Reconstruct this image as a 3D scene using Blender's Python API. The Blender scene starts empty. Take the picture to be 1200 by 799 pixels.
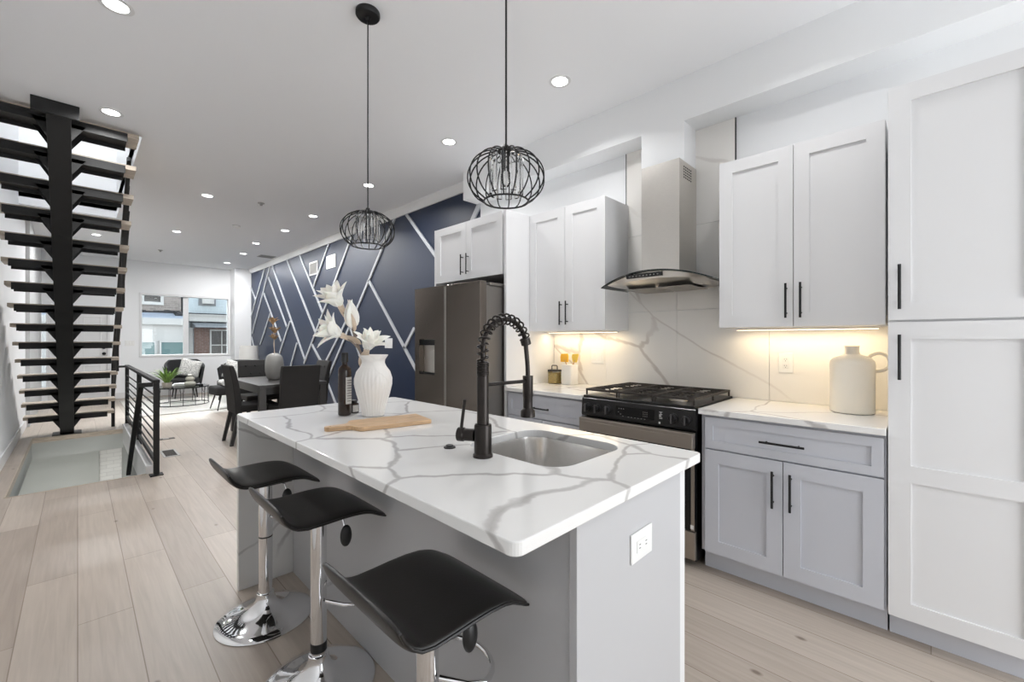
import bpy, bmesh, math, random
from mathutils import Vector, Matrix
random.seed(7)
S = bpy.context.scene
COL = S.collection
PI = math.pi

# ---------------------------------------------------------------- camera, world, light, exposure
cam = bpy.data.cameras.new('camera'); camo = bpy.data.objects.new('camera', cam); COL.objects.link(camo)
camo.location = (0, 0, 1.30)
camo.rotation_euler = (PI/2, 0, -math.atan(509/500.0))
cam.sensor_width = 36; cam.lens = 15.0; cam.shift_y = -1.5/1200; cam.clip_start = 0.02
S.camera = camo
S.view_settings.view_transform = 'Standard'
S.view_settings.look = 'None'
S.view_settings.gamma = 1.0
S.view_settings.use_curve_mapping = False
S.view_settings.exposure = 0.14
S.cycles.use_denoising = True
S.cycles.max_bounces = 10
S.cycles.diffuse_bounces = 5
S.cycles.glossy_bounces = 4
S.cycles.transmission_bounces = 8
S.cycles.sample_clamp_indirect = 6.0
S.cycles.caustics_reflective = False
S.cycles.caustics_refractive = False

WORLD_STRENGTH = 2.0
CAN_POWER = (6.6, 15.0, 22.0)   # ceiling downlights (W): kitchen, dining, living; raised to brighten the far room
REAR_POWER = 43.0        # daylight through the rear glass doors (W)
UPSTAIRS_POWER = 34.0
LED_POWER = 1.5
w = bpy.data.worlds.new('sky'); S.world = w; w.use_nodes = True
wn = w.node_tree.nodes; wl = w.node_tree.links
bg = wn['Background']
tc = wn.new('ShaderNodeTexCoord'); sep = wn.new('ShaderNodeSeparateXYZ'); rmp = wn.new('ShaderNodeValToRGB')
wl.new(tc.outputs['Generated'], sep.inputs[0]); wl.new(sep.outputs[2], rmp.inputs[0]); wl.new(rmp.outputs[0], bg.inputs[0])
rmp.color_ramp.elements[0].position = 0.0; rmp.color_ramp.elements[0].color = (0.98, 0.99, 1.0, 1)
rmp.color_ramp.elements[1].position = 0.8; rmp.color_ramp.elements[1].color = (0.72, 0.85, 1.0, 1)
bg.inputs[1].default_value = WORLD_STRENGTH

def area(name, loc, rot, sx, sy, power, col=(1, 1, 1), shape='RECTANGLE', spread=PI):
    l = bpy.data.lights.new(name, 'AREA'); l.shape = shape; l.size = sx; l.size_y = sy
    l.energy = power; l.color = col; l.spread = spread
    o = bpy.data.objects.new(name, l); COL.objects.link(o); o.location = loc; o.rotation_euler = rot
    return o
# sky light coming in through the glazed rear doors behind the camera
area('rear_daylight', (1.8, -2.42, .95), (PI/2+.06, 0, 0), 2.1, 1.8, REAR_POWER, (0.93, 0.97, 1.0))
area('front_fill', (1.9, 15.6, 5.2), Vector((0, -1, -1.25)).to_track_quat('-Z', 'Y').to_euler(), 6.0, 3.0, 2200, (.95, .98, 1.0))  # unseen area light added above the window to brighten the far room
# hazy daylight falling in through the front window
sun = bpy.data.lights.new('sun', 'SUN'); sun.energy = 8.0; sun.angle = math.radians(25); sun.color = (1, .98, .95)
suno = bpy.data.objects.new('sun', sun); COL.objects.link(suno); suno.location = (3, 20, 12)
suno.rotation_euler = Vector((-.15, -1, -.75)).to_track_quat('-Z', 'Y').to_euler()
# ---------------------------------------------------------------- materials
def srgb(r, g, b):
    f = lambda c: (c/255/12.92) if c/255 <= .04045 else ((c/255+.055)/1.055)**2.4
    return (f(r), f(g), f(b), 1)

def M(name, col, rough=.5, metal=0.0, bump=0.0, bscale=200.0, var=0.0, vscale=8.0, stretch=(1, 1, 1), **kw):
    m = bpy.data.materials.new(name); m.use_nodes = True
    nt = m.node_tree; p = nt.nodes['Principled BSDF']
    p.inputs['Base Color'].default_value = col
    p.inputs['Roughness'].default_value = rough
    p.inputs['Metallic'].default_value = metal
    for k, v in kw.items():
        p.inputs[k.replace('_', ' ')].default_value = v
    t = nt.nodes.new('ShaderNodeTexCoord'); mp = nt.nodes.new('ShaderNodeMapping')
    mp.inputs['Scale'].default_value = stretch
    nt.links.new(t.outputs['Object'], mp.inputs[0])
    if bump:
        n = nt.nodes.new('ShaderNodeTexNoise'); n.inputs['Scale'].default_value = bscale; n.inputs['Detail'].default_value = 3
        nt.links.new(mp.outputs[0], n.inputs['Vector'])
        b = nt.nodes.new('ShaderNodeBump'); b.inputs['Strength'].default_value = bump; b.inputs['Distance'].default_value = .002
        nt.links.new(n.outputs[0], b.inputs['Height']); nt.links.new(b.outputs[0], p.inputs['Normal'])
    if var:
        n = nt.nodes.new('ShaderNodeTexNoise'); n.inputs['Scale'].default_value = vscale; n.inputs['Detail'].default_value = 4
        nt.links.new(mp.outputs[0], n.inputs['Vector'])
        r = nt.nodes.new('ShaderNodeValToRGB')
        c = col
        r.color_ramp.elements[0].position = .3; r.color_ramp.elements[0].color = (c[0]*(1-var), c[1]*(1-var), c[2]*(1-var), 1)
        r.color_ramp.elements[1].position = .7; r.color_ramp.elements[1].color = (min(1, c[0]*(1+var)), min(1, c[1]*(1+var)), min(1, c[2]*(1+var)), 1)
        nt.links.new(n.outputs[0], r.inputs[0]); nt.links.new(r.outputs[0], p.inputs['Base Color'])
    return m

def E_(name, col, strength):
    m = bpy.data.materials.new(name); m.use_nodes = True; nt = m.node_tree
    p = nt.nodes['Principled BSDF']
    p.inputs['Base Color'].default_value = col; p.inputs['Emission Color'].default_value = col
    p.inputs['Emission Strength'].default_value = strength
    return m

def floor_mat():
    m = bpy.data.materials.new('oak_planks'); m.use_nodes = True; nt = m.node_tree; N = nt.nodes; L = nt.links
    p = N['Principled BSDF']; p.inputs['Roughness'].default_value = .38
    g = N.new('ShaderNodeNewGeometry'); s = N.new('ShaderNodeSeparateXYZ'); L.new(g.outputs['Position'], s.inputs[0])
    cb = N.new('ShaderNodeCombineXYZ'); L.new(s.outputs[1], cb.inputs[0]); L.new(s.outputs[0], cb.inputs[1])
    br = N.new('ShaderNodeTexBrick'); L.new(cb.outputs[0], br.inputs['Vector'])
    br.offset = .37; br.offset_frequency = 2
    br.inputs['Scale'].default_value = 1.0; br.inputs['Brick Width'].default_value = 1.7; br.inputs['Row Height'].default_value = .19
    br.inputs['Mortar Size'].default_value = .0022; br.inputs['Mortar Smooth'].default_value = .3
    br.inputs['Color1'].default_value = srgb(182, 171, 160); br.inputs['Color2'].default_value = srgb(162, 150, 139)
    br.inputs['Mortar'].default_value = srgb(134, 120, 107)
    # grain stretched along the boards
    cg = N.new('ShaderNodeCombineXYZ')
    m1 = N.new('ShaderNodeMath'); m1.operation = 'MULTIPLY'; m1.inputs[1].default_value = 1.6; L.new(s.outputs[1], m1.inputs[0])
    m2 = N.new('ShaderNodeMath'); m2.operation = 'MULTIPLY'; m2.inputs[1].default_value = 30; L.new(s.outputs[0], m2.inputs[0])
    L.new(m1.outputs[0], cg.inputs[0]); L.new(m2.outputs[0], cg.inputs[1])
    n = N.new('ShaderNodeTexNoise'); n.inputs['Scale'].default_value = 1.6; n.inputs['Detail'].default_value = 6; n.inputs['Distortion'].default_value = .6
    L.new(cg.outputs[0], n.inputs['Vector'])
    r = N.new('ShaderNodeValToRGB'); L.new(n.outputs[0], r.inputs[0])
    r.color_ramp.elements[0].position = .3; r.color_ramp.elements[0].color = (.88, .87, .855, 1)
    r.color_ramp.elements[1].position = .72; r.color_ramp.elements[1].color = (1.05, 1.045, 1.04, 1)
    mx = N.new('ShaderNodeMix'); mx.data_type = 'RGBA'; mx.blend_type = 'MULTIPLY'; mx.inputs[0].default_value = 1
    L.new(br.outputs[0], mx.inputs[6]); L.new(r.outputs[0], mx.inputs[7])
    # scattered dark knots
    ck = N.new('ShaderNodeCombineXYZ')
    k1 = N.new('ShaderNodeMath'); k1.operation = 'MULTIPLY'; k1.inputs[1].default_value = 1.1; L.new(s.outputs[1], k1.inputs[0])
    k2 = N.new('ShaderNodeMath'); k2.operation = 'MULTIPLY'; k2.inputs[1].default_value = 2.0; L.new(s.outputs[0], k2.inputs[0])
    L.new(k1.outputs[0], ck.inputs[0]); L.new(k2.outputs[0], ck.inputs[1])
    v = N.new('ShaderNodeTexVoronoi'); v.inputs['Scale'].default_value = 2.5; L.new(ck.outputs[0], v.inputs['Vector'])
    kr = N.new('ShaderNodeValToRGB'); L.new(v.outputs['Distance'], kr.inputs[0])
    kr.color_ramp.elements[0].position = .03; kr.color_ramp.elements[0].color = (.30, .25, .2, 1)
    kr.color_ramp.elements[1].position = .075; kr.color_ramp.elements[1].color = (1, 1, 1, 1)
    mk = N.new('ShaderNodeMix'); mk.data_type = 'RGBA'; mk.blend_type = 'MULTIPLY'; mk.inputs[0].default_value = .8
    L.new(mx.outputs[2], mk.inputs[6]); L.new(kr.outputs[0], mk.inputs[7])
    L.new(mk.outputs[2], p.inputs['Base Color'])
    b = N.new('ShaderNodeBump'); b.inputs['Strength'].default_value = .15; b.inputs['Distance'].default_value = .002
    L.new(br.outputs['Fac'], b.inputs['Height']); b.invert = True
    L.new(b.outputs[0], p.inputs['Normal'])
    return m

def stone_mat(name, base, vein, scale, width, warp, seed, cover=.5, rough=.12, stretch=(1, 1, 1), rot=(0, 0, 0)):
    m = bpy.data.materials.new(name); m.use_nodes = True; nt = m.node_tree; N = nt.nodes; L = nt.links
    p = N['Principled BSDF']; p.inputs['Roughness'].default_value = rough
    g = N.new('ShaderNodeNewGeometry'); mp = N.new('ShaderNodeMapping'); L.new(g.outputs['Position'], mp.inputs[0])
    mp.inputs['Rotation'].default_value = rot
    mp0 = mp; mp = N.new('ShaderNodeMapping'); L.new(mp0.outputs[0], mp.inputs[0])
    mp.inputs['Location'].default_value = seed; mp.inputs['Scale'].default_value = stretch
    n = N.new('ShaderNodeTexNoise'); n.inputs['Scale'].default_value = 2.2; n.inputs['Detail'].default_value = 5; L.new(mp.outputs[0], n.inputs['Vector'])
    sc = N.new('ShaderNodeVectorMath'); sc.operation = 'SCALE'; sc.inputs['Scale'].default_value = warp; L.new(n.outputs['Color'], sc.inputs[0])
    ad = N.new('ShaderNodeVectorMath'); ad.operation = 'ADD'; L.new(mp.outputs[0], ad.inputs[0]); L.new(sc.outputs[0], ad.inputs[1])
    v = N.new('ShaderNodeTexVoronoi'); v.feature = 'DISTANCE_TO_EDGE'; v.inputs['Scale'].default_value = scale; L.new(ad.outputs[0], v.inputs['Vector'])
    r = N.new('ShaderNodeValToRGB'); L.new(v.outputs['Distance'], r.inputs[0])
    r.color_ramp.elements[0].position = 0; r.color_ramp.elements[0].color = (1, 1, 1, 1)
    r.color_ramp.elements[1].position = width; r.color_ramp.elements[1].color = (0, 0, 0, 1)
    r.color_ramp.elements.new(width*.55).color = (.75, .75, .75, 1)
    n2 = N.new('ShaderNodeTexNoise'); n2.inputs['Scale'].default_value = 1.5; n2.inputs['Detail'].default_value = 2; L.new(mp.outputs[0], n2.inputs['Vector'])
    r2 = N.new('ShaderNodeValToRGB'); L.new(n2.outputs[0], r2.inputs[0])
    r2.color_ramp.elements[0].position = cover-.06; r2.color_ramp.elements[0].color = (0, 0, 0, 1)
    r2.color_ramp.elements[1].position = cover+.12; r2.color_ramp.elements[1].color = (1, 1, 1, 1)
    mu = N.new('ShaderNodeMath'); mu.operation = 'MULTIPLY'; L.new(r.outputs[0], mu.inputs[0]); L.new(r2.outputs[0], mu.inputs[1])
    mx = N.new('ShaderNodeMix'); mx.data_type = 'RGBA'; L.new(mu.outputs[0], mx.inputs[0])
    mx.inputs[6].default_value = base; mx.inputs[7].default_value = vein
    L.new(mx.outputs[2], p.inputs['Base Color'])
    return m

def brick_mat(name, c1, c2, mortar, bw, bh, ms=.006, axes=(0, 2)):
    m = bpy.data.materials.new(name); m.use_nodes = True; nt = m.node_tree; N = nt.nodes; L = nt.links
    p = N['Principled BSDF']; p.inputs['Roughness'].default_value = .6
    g = N.new('ShaderNodeNewGeometry'); s = N.new('ShaderNodeSeparateXYZ'); L.new(g.outputs['Position'], s.inputs[0])
    cb = N.new('ShaderNodeCombineXYZ'); L.new(s.outputs[axes[0]], cb.inputs[0]); L.new(s.outputs[axes[1]], cb.inputs[1])
    br = N.new('ShaderNodeTexBrick'); L.new(cb.outputs[0], br.inputs['Vector']); br.inputs['Scale'].default_value = 1
    br.inputs['Brick Width'].default_value = bw; br.inputs['Row Height'].default_value = bh; br.inputs['Mortar Size'].default_value = ms
    br.inputs['Color1'].default_value = c1; br.inputs['Color2'].default_value = c2; br.inputs['Mortar'].default_value = mortar
    L.new(br.outputs[0], p.inputs['Base Color'])
    return m

def weave_mat(name, c1, c2, scale):
    m = bpy.data.materials.new(name); m.use_nodes = True; nt = m.node_tree; N = nt.nodes; L = nt.links
    p = N['Principled BSDF']; p.inputs['Roughness'].default_value = .95
    t = N.new('ShaderNodeTexCoord'); v = N.new('ShaderNodeTexVoronoi'); v.inputs['Scale'].default_value = scale
    L.new(t.outputs['Object'], v.inputs['Vector'])
    r = N.new('ShaderNodeValToRGB'); L.new(v.outputs['Distance'], r.inputs[0])
    r.color_ramp.elements[0].position = .2; r.color_ramp.elements[0].color = c1
    r.color_ramp.elements[1].position = .6; r.color_ramp.elements[1].color = c2
    L.new(r.outputs[0], p.inputs['Base Color'])
    return m

def wood_mat(name, c1, c2, stretch, rough=.45):
    return M(name, tuple((a+b)/2 for a, b in zip(c1, c2)), rough, var=.22, vscale=6, stretch=stretch)

MT = {}
MT['wall'] = M('wall_paint', srgb(240, 241, 242), .75, bump=.05)
MT['ceil'] = M('ceiling_paint', srgb(244, 245, 247), .85)
MT['navy'] = M('navy_paint', srgb(22, 36, 61), .45, bump=.04)
MT['trim'] = M('white_trim_paint', srgb(226, 226, 226), .4)
MT['batten'] = M('shaded_batten_white', srgb(184, 187, 191), .5)  # trim white greyed; the shade on the battens is put into the colour
MT['band'] = M('grey_wall_tone', srgb(196, 197, 197), .7)  # even grey tone for the raised stretch of the left wall
MT['floor'] = floor_mat()
MT['cabw'] = M('white_cabinet_paint', srgb(228, 228, 229), .33)
MT['cabg'] = M('grey_cabinet_paint', srgb(198, 200, 207), .36)
MT['islg'] = M('island_grey_paint', srgb(190, 190, 192), .36)
MT['quartz'] = stone_mat('veined_quartz', srgb(234, 233, 231), srgb(186, 183, 181), 1.95, .020, .24, (3.7, 1.3, .35), .36, .13)
MT['marble'] = stone_mat('marble_tile', srgb(240, 237, 232), srgb(206, 199, 193), 2.1, .028, .30, (.4, 8.2, 2.6), .44, .22, (1, .38, 1.25), (-.61, 0, 0))
MT['grout'] = M('grout', srgb(150, 147, 142), .9)
MT['black'] = M('black_metal', srgb(24, 24, 25), .42, .3)
MT['stairblack'] = M('stair_black_steel', srgb(13, 13, 13), .6, .0)
MT['faucet'] = M('gunmetal', srgb(52, 48, 46), .32, .8)
MT['chrome'] = M('chrome', (.86, .86, .87, 1), .06, 1.0)
MT['steel'] = M('stainless', srgb(214, 210, 204), .33, 1.0, var=.05, vscale=30, stretch=(1, 1, 40))
MT['filter'] = M('hood_filter', srgb(150, 146, 140), .5, .2)
MT['sink'] = M('brushed_sink_steel', srgb(222, 220, 218), .25, 1.0, var=.06, vscale=20, stretch=(20, 1, 1))
MT['fridge'] = M('dark_stainless', srgb(118, 110, 103), .2, .9, var=.04, vscale=25, stretch=(1, 1, 30))
MT['fridgeside'] = M('fridge_side_grey', srgb(120, 116, 112), .45, .5)
MT['rangedark'] = M('dark_range_steel', srgb(168, 159, 149), .38, .9)
MT['steelgrip'] = M('knob_grip', srgb(110, 108, 108), .3, .9)
MT['ovenglass'] = M('oven_glass', srgb(12, 12, 13), .06)
MT['enamel'] = M('black_enamel', srgb(22, 21, 21), .28)
MT['iron'] = M('cast_iron', srgb(52, 47, 43), .6, .2, bump=.2)
MT['knob'] = M('knob_black', srgb(28, 27, 28), .35, .3)
MT['burner'] = M('burner_aluminium', srgb(190, 182, 172), .4, .9)
MT['leather'] = M('black_leather', srgb(27, 25, 24), .36, bump=.12, bscale=160)
MT['plastic'] = M('white_plastic', srgb(236, 236, 234), .35)
MT['slot'] = M('dark_slot', srgb(50, 50, 50), .6)
MT['greyslot'] = M('grey_slot', srgb(140, 139, 136), .6)
MT['display'] = M('display_black', srgb(10, 10, 11), .12)
MT['icon'] = M('printed_icon', srgb(150, 148, 146), .5)
MT['sticker'] = M('white_sticker', srgb(225, 225, 222), .6)
MT['jug'] = M('cream_ceramic', srgb(245, 238, 224), .7, bump=.1, bscale=60)
MT['ceramic'] = M('white_ceramic', srgb(238, 236, 232), .3)
MT['vasew'] = stone_mat('white_vase_glaze', srgb(233, 230, 226), srgb(160, 155, 150), 7, .05, .3, (.2, .4, 1.2), .52, .35)
MT['amber'] = M('amber_glass', srgb(48, 27, 11), .05, Transmission_Weight=.55)
MT['cap'] = M('black_cap', srgb(24, 24, 24), .4)
MT['label'] = M('paper_label', srgb(206, 204, 200), .7, var=.1, vscale=60)
MT['print'] = M('label_print', srgb(120, 116, 112), .7)
MT['board'] = wood_mat('acacia_board', srgb(208, 176, 138), srgb(182, 146, 108), (2, 14, 10))
MT['petal'] = M('cream_petal', srgb(252, 248, 240), .8, var=.05, vscale=20, Subsurface_Weight=.1)
MT['bract'] = M('tan_bract', srgb(214, 196, 176), .8, var=.15, vscale=18)
MT['stem'] = M('grey_stem', srgb(140, 128, 118), .8)
MT['yellow'] = M('yellow_silicone', srgb(250, 190, 52), .5)
MT['paleyellow'] = M('pale_yellow_silicone', srgb(236, 200, 84), .5)
MT['pasta'] = M('dry_pasta', srgb(240, 200, 124), .7, var=.35, vscale=90)
def glass(name, col=(1, 1, 1, 1), rough=0.0, thin=.75):
    m = bpy.data.materials.new(name); m.use_nodes = True; nt = m.node_tree; N = nt.nodes; L = nt.links
    N.remove(N['Principled BSDF'])
    t = N.new('ShaderNodeBsdfTransparent'); t.inputs[0].default_value = col
    g = N.new('ShaderNodeBsdfGlossy'); g.inputs['Roughness'].default_value = max(rough, .02)
    f = N.new('ShaderNodeFresnel'); f.inputs[0].default_value = 1.45
    x = N.new('ShaderNodeMixShader'); L.new(f.outputs[0], x.inputs[0]); L.new(t.outputs[0], x.inputs[1]); L.new(g.outputs[0], x.inputs[2])
    L.new(x.outputs[0], N['Material Output'].inputs[0])
    return m
MT['pane'] = glass('window_glass', (.96, .98, .98, 1))
MT['jarglass'] = glass('jar_glass', (.95, .95, .93, 1))
MT['hoodglass'] = glass('hood_glass', (.80, .84, .83, 1))
MT['crystal'] = M('crystal', (.97, .97, .97, 1), .03, Transmission_Weight=1.0, IOR=1.5)
MT['tread'] = wood_mat('tread_oak', srgb(196, 184, 168), srgb(166, 152, 136), (2, 12, 12))
MT['charcoal'] = M('charcoal_fabric', srgb(40, 40, 41), .9, bump=.25, bscale=300)
MT['chairfab'] = M('dark_chair_upholstery', srgb(33, 31, 30), .75, bump=.15, bscale=260)
MT['button'] = M('tuft_button', srgb(30, 29, 29), .7)
MT['darkwood'] = M('dark_table_wood', srgb(58, 56, 55), .35)
MT['legwood'] = M('black_wood', srgb(24, 22, 21), .45)
MT['greyvase'] = M('grey_glaze', srgb(150, 148, 144), .22)
MT['dried'] = M('dried_petals', srgb(170, 140, 104), .9, var=.3, vscale=40)
MT['shade'] = M('white_lampshade', srgb(222, 220, 216), .9)
MT['rug'] = M('pale_rug', srgb(196, 194, 189), 1.0, bump=.5, bscale=120, var=.08, vscale=25)
MT['pillow'] = weave_mat('patterned_pillow', srgb(150, 150, 148), srgb(214, 213, 209), 45)
MT['throw'] = weave_mat('grey_throw', srgb(160, 160, 158), srgb(220, 219, 216), 60)
MT['leaf'] = M('fern_leaf', srgb(108, 140, 62), .6, var=.3, vscale=14)
MT['pot'] = M('stone_pot', srgb(184, 176, 164), .85, bump=.2, bscale=60)
MT['gourd'] = M('sage_ceramic', srgb(170, 168, 156), .55)
MT['paper'] = M('book_cover', srgb(214, 214, 216), .6)
MT['tabletop'] = glass('table_glass', (.92, .95, .94, 1))
MT['can'] = E_('downlight_diffuser', (1, .985, .96, 1), 9.0)
MT['ledstrip'] = E_('led_strip', (1, .80, .52, 1), 3.0)
MT['concrete'] = M('stairwell_plaster', srgb(172, 175, 172), .7)
MT['wbrick'] = brick_mat('white_brick', srgb(226, 226, 224), srgb(216, 216, 214), srgb(200, 200, 198), .15, .055, .003)
MT['stonebrown'] = brick_mat('weathered_stone', srgb(138, 128, 122), srgb(116, 107, 102), srgb(146, 140, 134), .22, .08, .01)
MT['hbrick'] = brick_mat('red_brick', srgb(112, 82, 70), srgb(94, 68, 58), srgb(124, 110, 102), .2, .07, .01)
MT['siding'] = M('white_siding', srgb(180, 179, 176), .6)
MT['bsiding'] = M('blue_siding', srgb(176, 186, 190), .6)
MT['slate'] = M('grey_shingle', srgb(158, 166, 178), .8, var=.12, vscale=20)
MT['tar'] = M('black_tar', srgb(30, 30, 34), .8)
MT['awning'] = M('grey_awning', srgb(120, 122, 124), .6)
MT['hglass'] = M('house_window_glass', srgb(84, 112, 112), .08)
MT['dglass'] = M('dark_house_glass', srgb(48, 46, 44), .1)
MT['street'] = M('asphalt', srgb(120, 120, 122), .9, var=.1, vscale=6)
MT['vent'] = M('floor_vent_metal', srgb(70, 66, 62), .5, .4)
MT['greyvent'] = M('ceiling_vent_grey', srgb(176, 175, 172), .6)

# ---------------------------------------------------------------- geometry helpers
def origin_of(o):
    v = Vector((0, 0, 0))
    while o is not None:
        v += o.location; o = o.parent
    return v

class MB:
    def __init__(s): s.bm = bmesh.new()
    def box(s, x0, x1, y0, y1, z0, z1):
        v = [s.bm.verts.new((x, y, z)) for x in (x0, x1) for y in (y0, y1) for z in (z0, z1)]
        for f in ((0, 1, 3, 2), (4, 6, 7, 5), (0, 4, 5, 1), (2, 3, 7, 6), (0, 2, 6, 4), (1, 5, 7, 3)):
            s.bm.faces.new([v[i] for i in f])
        return s
    def hexa(s, b, t):
        n = len(b); vb = [s.bm.verts.new(p) for p in b]; vt = [s.bm.verts.new(p) for p in t]
        s.bm.faces.new(vb[::-1]); s.bm.faces.new(vt)
        for i in range(n):
            s.bm.faces.new((vb[i], vb[(i+1) % n], vt[(i+1) % n], vt[i]))
        return s
    def prism(s, poly, axis, a, b):
        f = {'x': lambda u, v, t: (t, u, v), 'y': lambda u, v, t: (u, t, v), 'z': lambda u, v, t: (u, v, t)}[axis]
        return s.hexa([f(u, v, a) for u, v in poly], [f(u, v, b) for u, v in poly])
    def ring(s, pts): return [s.bm.verts.new(p) for p in pts]
    def loft(s, rings, cap=True, closed=True, loop=False):
        R = [s.ring(r) for r in rings]; n = len(R[0]); m = len(R)
        for i in range(m if loop else m-1):
            a, b = R[i], R[(i+1) % m]
            for j in range(n if closed else n-1):
                s.bm.faces.new((a[j], a[(j+1) % n], b[(j+1) % n], b[j]))
        if cap and closed and not loop:
            s.bm.faces.new(R[0][::-1]); s.bm.faces.new(R[-1])
        return s
    def tube(s, pts, r, seg=8, loop=False):
        pts = [Vector(p) for p in pts]; n = len(pts)
        rr = r if isinstance(r, (list, tuple)) else [r]*n
        tang = []
        for i in range(n):
            a = pts[(i-1) % n] if (loop or i > 0) else pts[i]
            b = pts[(i+1) % n] if (loop or i < n-1) else pts[i]
            tang.append((b-a).normalized())
        up = Vector((0, 0, 1)) if abs(tang[0].z) < .9 else Vector((1, 0, 0))
        u = tang[0].cross(up).normalized(); rings = []
        for i in range(n):
            u = (u - tang[i]*u.dot(tang[i])).normalized(); v = tang[i].cross(u)
            rings.append([pts[i] + (u*math.cos(2*PI*k/seg) + v*math.sin(2*PI*k/seg))*rr[i] for k in range(seg)])
        return s.loft(rings, True, True, loop)
    def lathe(s, prof, c=(0, 0, 0), seg=32, rib=0, ribn=0):
        rings = []
        for r, z in prof:
            rings.append([(c[0]+(r*(1+rib*math.cos(ribn*2*PI*k/seg)))*math.cos(2*PI*k/seg), c[1]+(r*(1+rib*math.cos(ribn*2*PI*k/seg)))*math.sin(2*PI*k/seg), c[2]+z) for k in range(seg)])
        return s.loft(rings, True)
    def lathe_open(s, prof, c=(0, 0, 0), seg=32):
        rings = [[(c[0]+r*math.cos(2*PI*k/seg), c[1]+r*math.sin(2*PI*k/seg), c[2]+z) for k in range(seg)] for r, z in prof]
        return s.loft(rings, False)
    def sphere(s, c, r, seg=16, rings=10, sc=(1, 1, 1)):
        prof = [(max(1e-4, r*math.sin(PI*i/rings)), -r*math.cos(PI*i/rings)) for i in range(rings+1)]
        R = [[(c[0]+a*sc[0]*math.cos(2*PI*k/seg), c[1]+a*sc[1]*math.sin(2*PI*k/seg), c[2]+z*sc[2]) for k in range(seg)] for a, z in prof]
        return s.loft(R, True)
    def bar(s, p, q, w, h):
        """square bar from p to q"""
        p, q = Vector(p), Vector(q); t = (q-p).normalized()
        up = Vector((0, 0, 1)) if abs(t.z) < .95 else Vector((0, 1, 0))
        u = t.cross(up).normalized(); v = u.cross(t)
        f = lambda c: [c+u*w/2+v*h/2, c-u*w/2+v*h/2, c-u*w/2-v*h/2, c+u*w/2-v*h/2]
        return s.hexa(f(p), f(q))
    def build(s, name, mat, parent=None, smooth=False, bevel=0.0, sub=0, local=False, origin=None, seg=2):
        off = Vector((0, 0, 0))
        if not local:
            off = origin_of(parent) if parent else Vector(origin or (0, 0, 0))
        for v in s.bm.verts: v.co -= off
        bmesh.ops.recalc_face_normals(s.bm, faces=s.bm.faces)
        me = bpy.data.meshes.new(name); s.bm.to_mesh(me); s.bm.free()
        me.materials.append(MT[mat] if isinstance(mat, str) else mat)
        for p in me.polygons: p.use_smooth = bool(smooth)
        o = bpy.data.objects.new(name, me); COL.objects.link(o)
        if parent: o.parent = parent
        elif origin: o.location = origin
        if smooth and smooth != 'full':
            try: me.set_sharp_from_angle(angle=math.radians(40))
            except Exception: pass
        if bevel:
            b = o.modifiers.new('bevel', 'BEVEL'); b.width = bevel; b.segments = seg; b.limit_method = 'ANGLE'; b.angle_limit = math.radians(40)
        if sub:
            u = o.modifiers.new('subsurf', 'SUBSURF'); u.levels = sub; u.render_levels = sub
        return o

def tag(o, label, cat, group=None, kind=None):
    if label: o['label'] = label
    if cat: o['category'] = cat
    if group: o['group'] = group
    if kind: o['kind'] = kind
    return o
def thing(name, label, cat, loc=(0, 0, 0), rotz=0, group=None):
    o = bpy.data.objects.new(name, None); COL.objects.link(o); o.empty_display_size = .1
    o.location = loc; o.rotation_euler = (0, 0, rotz)
    return tag(o, label, cat, group)
def struct(name, mb, mat, label, **kw):
    o = mb.build(name, mat, **kw); o['kind'] = 'structure'; o['label'] = label; return o
def copy_tree(o, parent=None):
    c = o.copy(); COL.objects.link(c)
    if parent: c.parent = parent
    for ch in o.children: copy_tree(ch, c)
    return c
def plate(outlines, z0, z1, bevel=0.0):
    """solid plate from closed 2D outlines (first outer, others holes) -> MB"""
    cu = bpy.data.curves.new('plate', 'CURVE'); cu.dimensions = '2D'; cu.fill_mode = 'BOTH'
    cu.extrude = (z1-z0)/2 - bevel; cu.bevel_depth = bevel; cu.bevel_resolution = 1
    for pts in outlines:
        sp = cu.splines.new('POLY'); sp.points.add(len(pts)-1); sp.use_cyclic_u = True
        for i, (x, y) in enumerate(pts): sp.points[i].co = (x, y, 0, 1)
    ob = bpy.data.objects.new('plate', cu); COL.objects.link(ob)
    dg = bpy.context.evaluated_depsgraph_get(); dg.update()
    me = bpy.data.meshes.new_from_object(ob.evaluated_get(dg))
    mb = MB(); mb.bm.from_mesh(me)
    for v in mb.bm.verts: v.co.z += (z0+z1)/2
    bmesh.ops.remove_doubles(mb.bm, verts=mb.bm.verts, dist=1e-5)
    bpy.data.objects.remove(ob); bpy.data.curves.remove(cu); bpy.data.meshes.remove(me)
    return mb
def rrect(x0, x1, y0, y1, r, n=6):
    P = []
    for cx, cy, a in ((x1-r, y1-r, 0), (x0+r, y1-r, PI/2), (x0+r, y0+r, PI), (x1-r, y0+r, 3*PI/2)):
        for i in range(n+1):
            t = a+PI/2*i/n; P.append((cx+r*math.cos(t), cy+r*math.sin(t)))
    return P
def text(body, size, mat, name, parent, loc, rot, extrude=.0006):
    cu = bpy.data.curves.new(name, 'FONT'); cu.body = body; cu.size = size; cu.extrude = extrude; cu.align_x = 'CENTER'; cu.align_y = 'CENTER'
    ob = bpy.data.objects.new(name, cu); COL.objects.link(ob)
    dg = bpy.context.evaluated_depsgraph_get(); dg.update()
    me = bpy.data.meshes.new_from_object(ob.evaluated_get(dg)); bpy.data.objects.remove(ob); bpy.data.curves.remove(cu)
    me.materials.clear(); me.materials.append(MT[mat])
    o = bpy.data.objects.new(name, me); COL.objects.link(o); o.parent = parent
    o.location = Vector(loc) - origin_of(parent); o.rotation_euler = rot
    return o

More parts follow.
